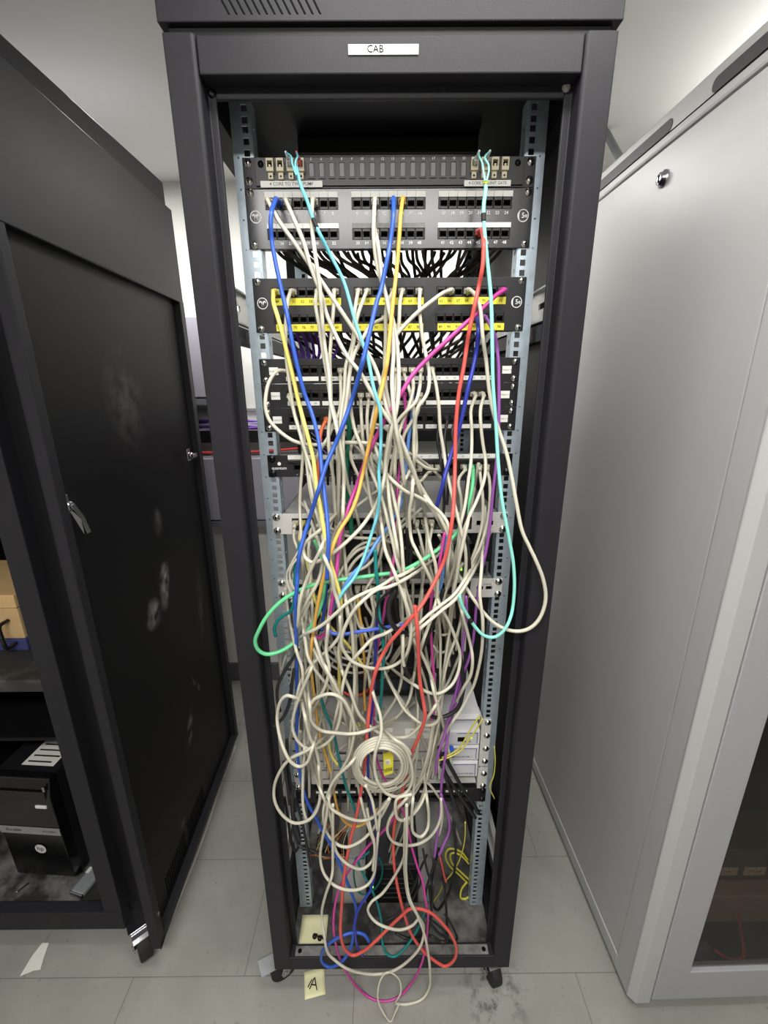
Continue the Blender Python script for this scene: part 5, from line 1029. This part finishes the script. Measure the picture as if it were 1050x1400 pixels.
# ---- middle to lower off-white strands, in front
WF = [
 ('540,660 555,672 571,679 585,688 593,700', 'slanting right over the quantum-lettered panel underside'), ('564,666 563,680 560,699 560,717 563,739 570,754 578,770 586,786 594,803 600,822', 'falling right of centre between the two switches'),
 ('590,690 603,702 612,716 615,735 612,770', 'curling down beside the red strand at upper switch'), ('589,749 595,770 598,797 597,823', 'short and steep left of the red strand'),
 ('638,721 633,743 628,765 624,790 618,820', 'right of the red strand, over the lower switch'), ('523,727 527,753 535,773 543,791 551,815 557,829 562,850', 'left of the magenta strand, over the lower switch'),
 ('437,754 429,770 421,789 413,810 409,829 408,845', 'slanting left under the hanging hairpin'), ('447,770 454,786 457,807 462,823 467,845 466,867 463,895 469,921 477,940', 'winding down left of the yellow strand'),
 ('465,850 465,867 450,887 434,901 421,916 411,933 405,959 401,985', 'sweeping far left above the big loops'), ('417,873 421,897 429,913 443,931 459,947 470,957 478,972', 'sweeping right above the big loops'),
 ('437,903 447,920 458,937 466,953 480,980 490,1000', 'diagonal from left to the coil, upper'), ('434,885 443,910 453,932 462,955 470,975', 'diagonal from left to the coil, lower'),
 ('475,833 481,860 483,887 485,927 483,959 480,990 478,1020', 'vertical left of the amber strand, in front'), ('406,892 413,913 415,940 419,959 422,985', 'at far left beside the blue strand'),
 ('470,924 477,940 483,957 490,975 500,988', 'reaching toward the grey chassis label'), ('529,865 510,873 494,889 478,908 470,931 466,951 460,975', 'crossing left over the yellow strand'),
 ('554,820 559,847 563,869 574,889 585,913 593,935 598,959 602,975', 'long slant over the second red strand'), ('550,786 538,790 526,798 513,805 500,810 478,822 460,838 444,852 430,861 419,866', 'crossing left from the switch to the green loop'),
 ('552,793 530,803 516,806 500,818 486,832 476,848 468,868 467,882 472,893 480,903 494,910 512,914 530,913 545,906 555,895 561,875 562,850 556,828 548,805 542,790', 'forming a wide open loop in the middle'),
 ('551,880 551,903 555,917 562,928', 'ending at a black connector over the servers'), ('658,782 656,812 660,850 659,885 655,910 648,936 640,952 628,974 620,985', 'falling beside the violet strand at right'),
 ('633,843 639,864 646,900 643,924 634,940', 'bowing right beside the violet strands'), ('595,827 587,853 579,875', 'short slant beside the black deep U'),
 ('603,831 613,849 622,871 629,895 626,920 617,937 603,947 590,948 574,941', 'hooking back left in a large bow at right'), ('632,798 620,814 602,828 582,844 570,856', 'crossing left under the red strand, upper of a pair'),
 ('634,804 622,820 606,833 588,848 574,860', 'crossing left under the red strand, lower of a pair'), ('543,953 553,970 567,983 580,991 593,990 600,982 598,965 593,945', 'hanging in a shallow U over the grey chassis'),
 ('508,995 520,1003 540,1008 557,1007 569,998 581,985 592,970', 'bowing under the chassis label from left to right'), ('448,862 446,890 450,915 444,940 436,955', 'short and crooked left of the yellow strand'),
]
for t, l in WF: cable('w', S(t), 'off-white cable strand '+l, .045, .0032, ext=(90, 90) if 'black connector' not in l else (90, 0), mark=None if 'black connector' not in l else ((.86, 1, RUBBER, 'connector'),))
# ---- aqua and red, foremost upper part
cable('a', S('664,248 664,262 662,275 661,294 663,322 666,355 671,404 673,469 674,524 678,579 680,615 683,655 687,688 696,736 702,772 703,810 698,844 688,863 676,871 662,869 652,860 642,846 632,828 628,814'), 'aqua fibre cable from the right end of the fibre panel, hanging in a U', [.06, .04, .02, .01, -.01, -.01, .04], .0031, name='fibre_cable', mark=((.064, .082, RUBBER, 'sleeve'), (.945, .958, RUBBER, 'sleeve'), (0, .012, YELLOWL, 'tie')))
cable('r', S('661,328 660,362 651,408 641,456 634,502 627,540 623,588 622,640 621,672 619,704 614,738 608,764 594,796 576,828 556,852 540,870 532,880 518,906 510,932 506,960 502,1000 499,1040 494,1080 485,1126 480,1144 471,1194 467,1240 466,1280 472,1298 482,1306 496,1301 514,1286 530,1270 549,1252 560,1243 576,1243 592,1250 608,1266 618,1280 624,1297 621,1312 609,1321 598,1316 586,1307 576,1297 562,1276 550,1240 542,1204 538,1170 539,1130 546,1098 554,1068 562,1032 574,1004 581,980 579,960 574,930 572,890 570,852 567,828'), '', [.06, .045, .03, .02, .02, .02, .0, -.03, -.01, -.02, .0, .04, .06, .07], .0036, (656, 320, W1))
# ---- loops in front, lower half
LP = [
 ('424,918 412,946 403,972 400,994 408,1014 424,1024 444,1018 458,1002 465,980 466,956 458,936 448,918', 'off-white cable loop, round one above the hairpin at left'), ('423,1000 424,972 428,958 440,951 454,949 468,956 478,972 484,992 482,1016 476,1036 466,1055', 'off-white cable arch over the left loops'),
 ('424,970 426,986 438,998 460,1002 484,1003 502,999', 'off-white cable sagging inside the left loops'), ('418,985 424,1008 432,1026 438,1054 439,1085 432,1108 421,1122 415,1105 414,1070 416,1030', 'off-white cable hanging in a narrow U at left'),
 ('423,1024 396,1038 382,1056 375,1076 376,1096 386,1114 402,1125 420,1122 432,1110 438,1086 436,1056', 'off-white cable in the biggest loop bulging out at lower left'), ('398,952 392,951 384,958 379,978 381,1000 388,1024 398,1042 410,1048 420,1042 426,1026', 'off-white cable loop touching the left post'),
]
for t, l in LP: cable('w', S(t), l, [.03, .0, -.01, .0, .03], .0033, ext=(90, 90))
for i in range(5):
    cable('w', ell(523.5-i*.5, 1045+i*.6, 41-3.1*i, 37-3.0*i, 20+40*i, 340+40*i, 26), 'off-white coiled cable, %s turn of the coil with the yellow tag' % ['outermost', 'second', 'middle', 'fourth', 'innermost'][i], .05, .0031)
p = at(531, 1044, Y=.0); tg = MB(); q = [at(*c, Y=y) for c, y in (((524, 1031), .004), ((533, 1027), .0), ((538, 1034), .0), ((537, 1057), .0), ((525, 1061), .004))]; tg.hexa([tuple(v) for v in q], [tuple(v+np.array([0, .0008, 0])) for v in q], YELLOWL)
for i in range(5): a = at(526.5+2.2*i, 1053-.6*i, Y=-.0005); tg.box(a[0]-.0006, a[0]+.0006, a[1]-.0012, a[1]+.0005, a[2]-.005, a[2]+.003, PRINTK)
a = at(530, 1042, Y=-.0005); tg.box(a[0]-.005, a[0]+.005, a[1]-.0004, a[1]+.0012, a[2]-.006, a[2]+.006, WHITE)
for i in range(3): tg.box(a[0]-.004, a[0]+.003, a[1]-.0008, a[1], a[2]-.004+.003*i, a[2]-.003+.003*i, PRINTG)
tag(mesh_obj('cable_tag', tg, loc=(p[0], 0, p[2])), 'yellow warning tag hanging in the off-white cable coil', 'tag')
for dx, ls in ((0, ''),): pass
LP2 = [
 ('512,954 520,979 521,1003 513,1030 512,1050 517,1070 529,1085 544,1089 557,1082 564,1063 560,1037 552,1019 541,1012', 'off-white cable loop lying over the coil, drooping below it', .02), ('478,1045 466,1056 456,1068 446,1092 442,1112 446,1136 458,1152 472,1158 490,1152 508,1136 520,1118 528,1104', 'off-white cable loop, upper of three nested at lower left centre', .01),
 ('440,1085 448,1104 454,1128 456,1152 462,1168 476,1182 494,1188 508,1178 513,1160 507,1140 500,1118 494,1095', 'off-white cable loop, middle of three nested at lower left centre', .01), ('449,1098 444,1130 440,1152 438,1174 444,1196 460,1212 484,1217 502,1210 511,1196 514,1170 517,1140 519,1118', 'off-white cable loop, lowest of three nested at lower left centre', .0),
 ('552,1096 542,1106 532,1122 530,1138 538,1151 556,1156 574,1153 588,1144 597,1132 603,1114 603,1092', 'off-white cable loop, wide one below the coil at right', .0), ('563,1086 543,1092 541,1110 545,1120 556,1121 566,1112 575,1100 582,1085', 'small off-white cable loop just under the coil', .03),
 ('564,1100 563,1122 565,1138 575,1144 584,1134 586,1112 584,1095', 'narrow off-white cable loop right of the wide one', .05),
 ('553,1150 552,1172 538,1200 522,1222 508,1233 503,1244 511,1258 526,1267 548,1271 564,1265 572,1256', 'off-white cable with a sharp bend, lying over the rack base', .06),
 ('455,1100 455,1166 454,1196 445,1224 440,1248 443,1276 448,1302 457,1312 476,1325 510,1332 538,1327 562,1310 576,1291 579,1266 570,1250 560,1232 554,1200 553,1156 554,1120', 'off-white cable drooping over the sill in the largest bottom bow', -.01),
 ('556,1100 556,1150 555,1190 560,1228 571,1252 581,1280 586,1308 588,1330 587,1350 577,1366 556,1373 540,1372', 'off-white cable hanging over the sill to the floor at right', .0),
 ('540,1372 548,1356 545,1338 530,1329 521,1338 517,1352 517,1368 526,1388 534,1397 540,1385 546,1372', 'thin off-white cable curled on the floor in front of the rack', .25),
]
for t, l, bb in LP2: cable('w', S(t), l, bb, .0032 if 'thin' not in l else .002, ext=(0, 0) if 'thin' in l or 'just under' in l or 'sill' in l or 'sharp' in l else ((110, 0) if 'at right' in l else (90, 60)))
cable('w', S('502,1105 506,1130 512,1155 510,1190'), 'off-white cable strand between the dark blue ones at the bottom', .05, .0030)
cable('w', S('449,1090 452,1104 466,1114 480,1120 494,1122 509,1118 522,1106 532,1092'), 'off-white cable strand behind the amber bow at the bottom', .08, .0030)
cable('w', S('500,1074 508,1092 512,1110 516,1135'), 'off-white cable strand falling left of the dark blue one', .06, .0030)
# fibre pigtails at the two ends of the fibre panel
def pigtail(px, py, pts, b, col, label, boot):
    q = snap(px, py, 'fibre'); p = np.array(q['p']); P = [p+np.array([0, -.016, 0])]
    tip = p+np.array([0, -.030, .002]); pp = [tuple(proj(tip))]+pts
    C, s = curve2(pp, 1.5); Y = np.interp(s/s[-1], np.linspace(0, 1, 4), [tip[1], tip[1]-.012, .062, .056]); d = np.array([ray(*c) for c in C]); W = CAM+d*((Y-CAM[1])/d[:, 1])[:, None]
    o = mesh_obj('fibre_cable', MB().tube(W, .0015, CM[col], 8), loc=(p[0], p[1], W[:, 2].min())); tag(o, label, 'cable')
    mb = MB(); mb.box(p[0]-.0028, p[0]+.0028, p[1]-.014, p[1]+.002, p[2]-.0032, p[2]+.0032, boot); mb.lathe((p[0], p[1]-.014, p[2]), (0, -1, .12), [(0, .0026), (.018, .0016)], boot, 10); part('connector', mb, o)
pigtail(401, 232, S('398,214 399,222 402,231 405,240'), 0, 's', 'thin sky blue fibre lead with white boot, third adapter from the left', WHITEBOX)
pigtail(415, 232, S('407,214 404,221 404,230 405.5,240'), 0, 's', 'thin sky blue fibre lead with red boot, fourth adapter from the left', CM['r'])
pigtail(648, 232, S('655,213 659,222 661,234 663,248'), 0, 'a', 'thin aqua fibre lead, left of the pair at the right end', WHITEBOX)
pigtail(662, 232, S('663,215 668,226 668,236 665,248'), 0, 'a', 'thin aqua fibre lead, right of the pair at the right end', WHITEBOX)
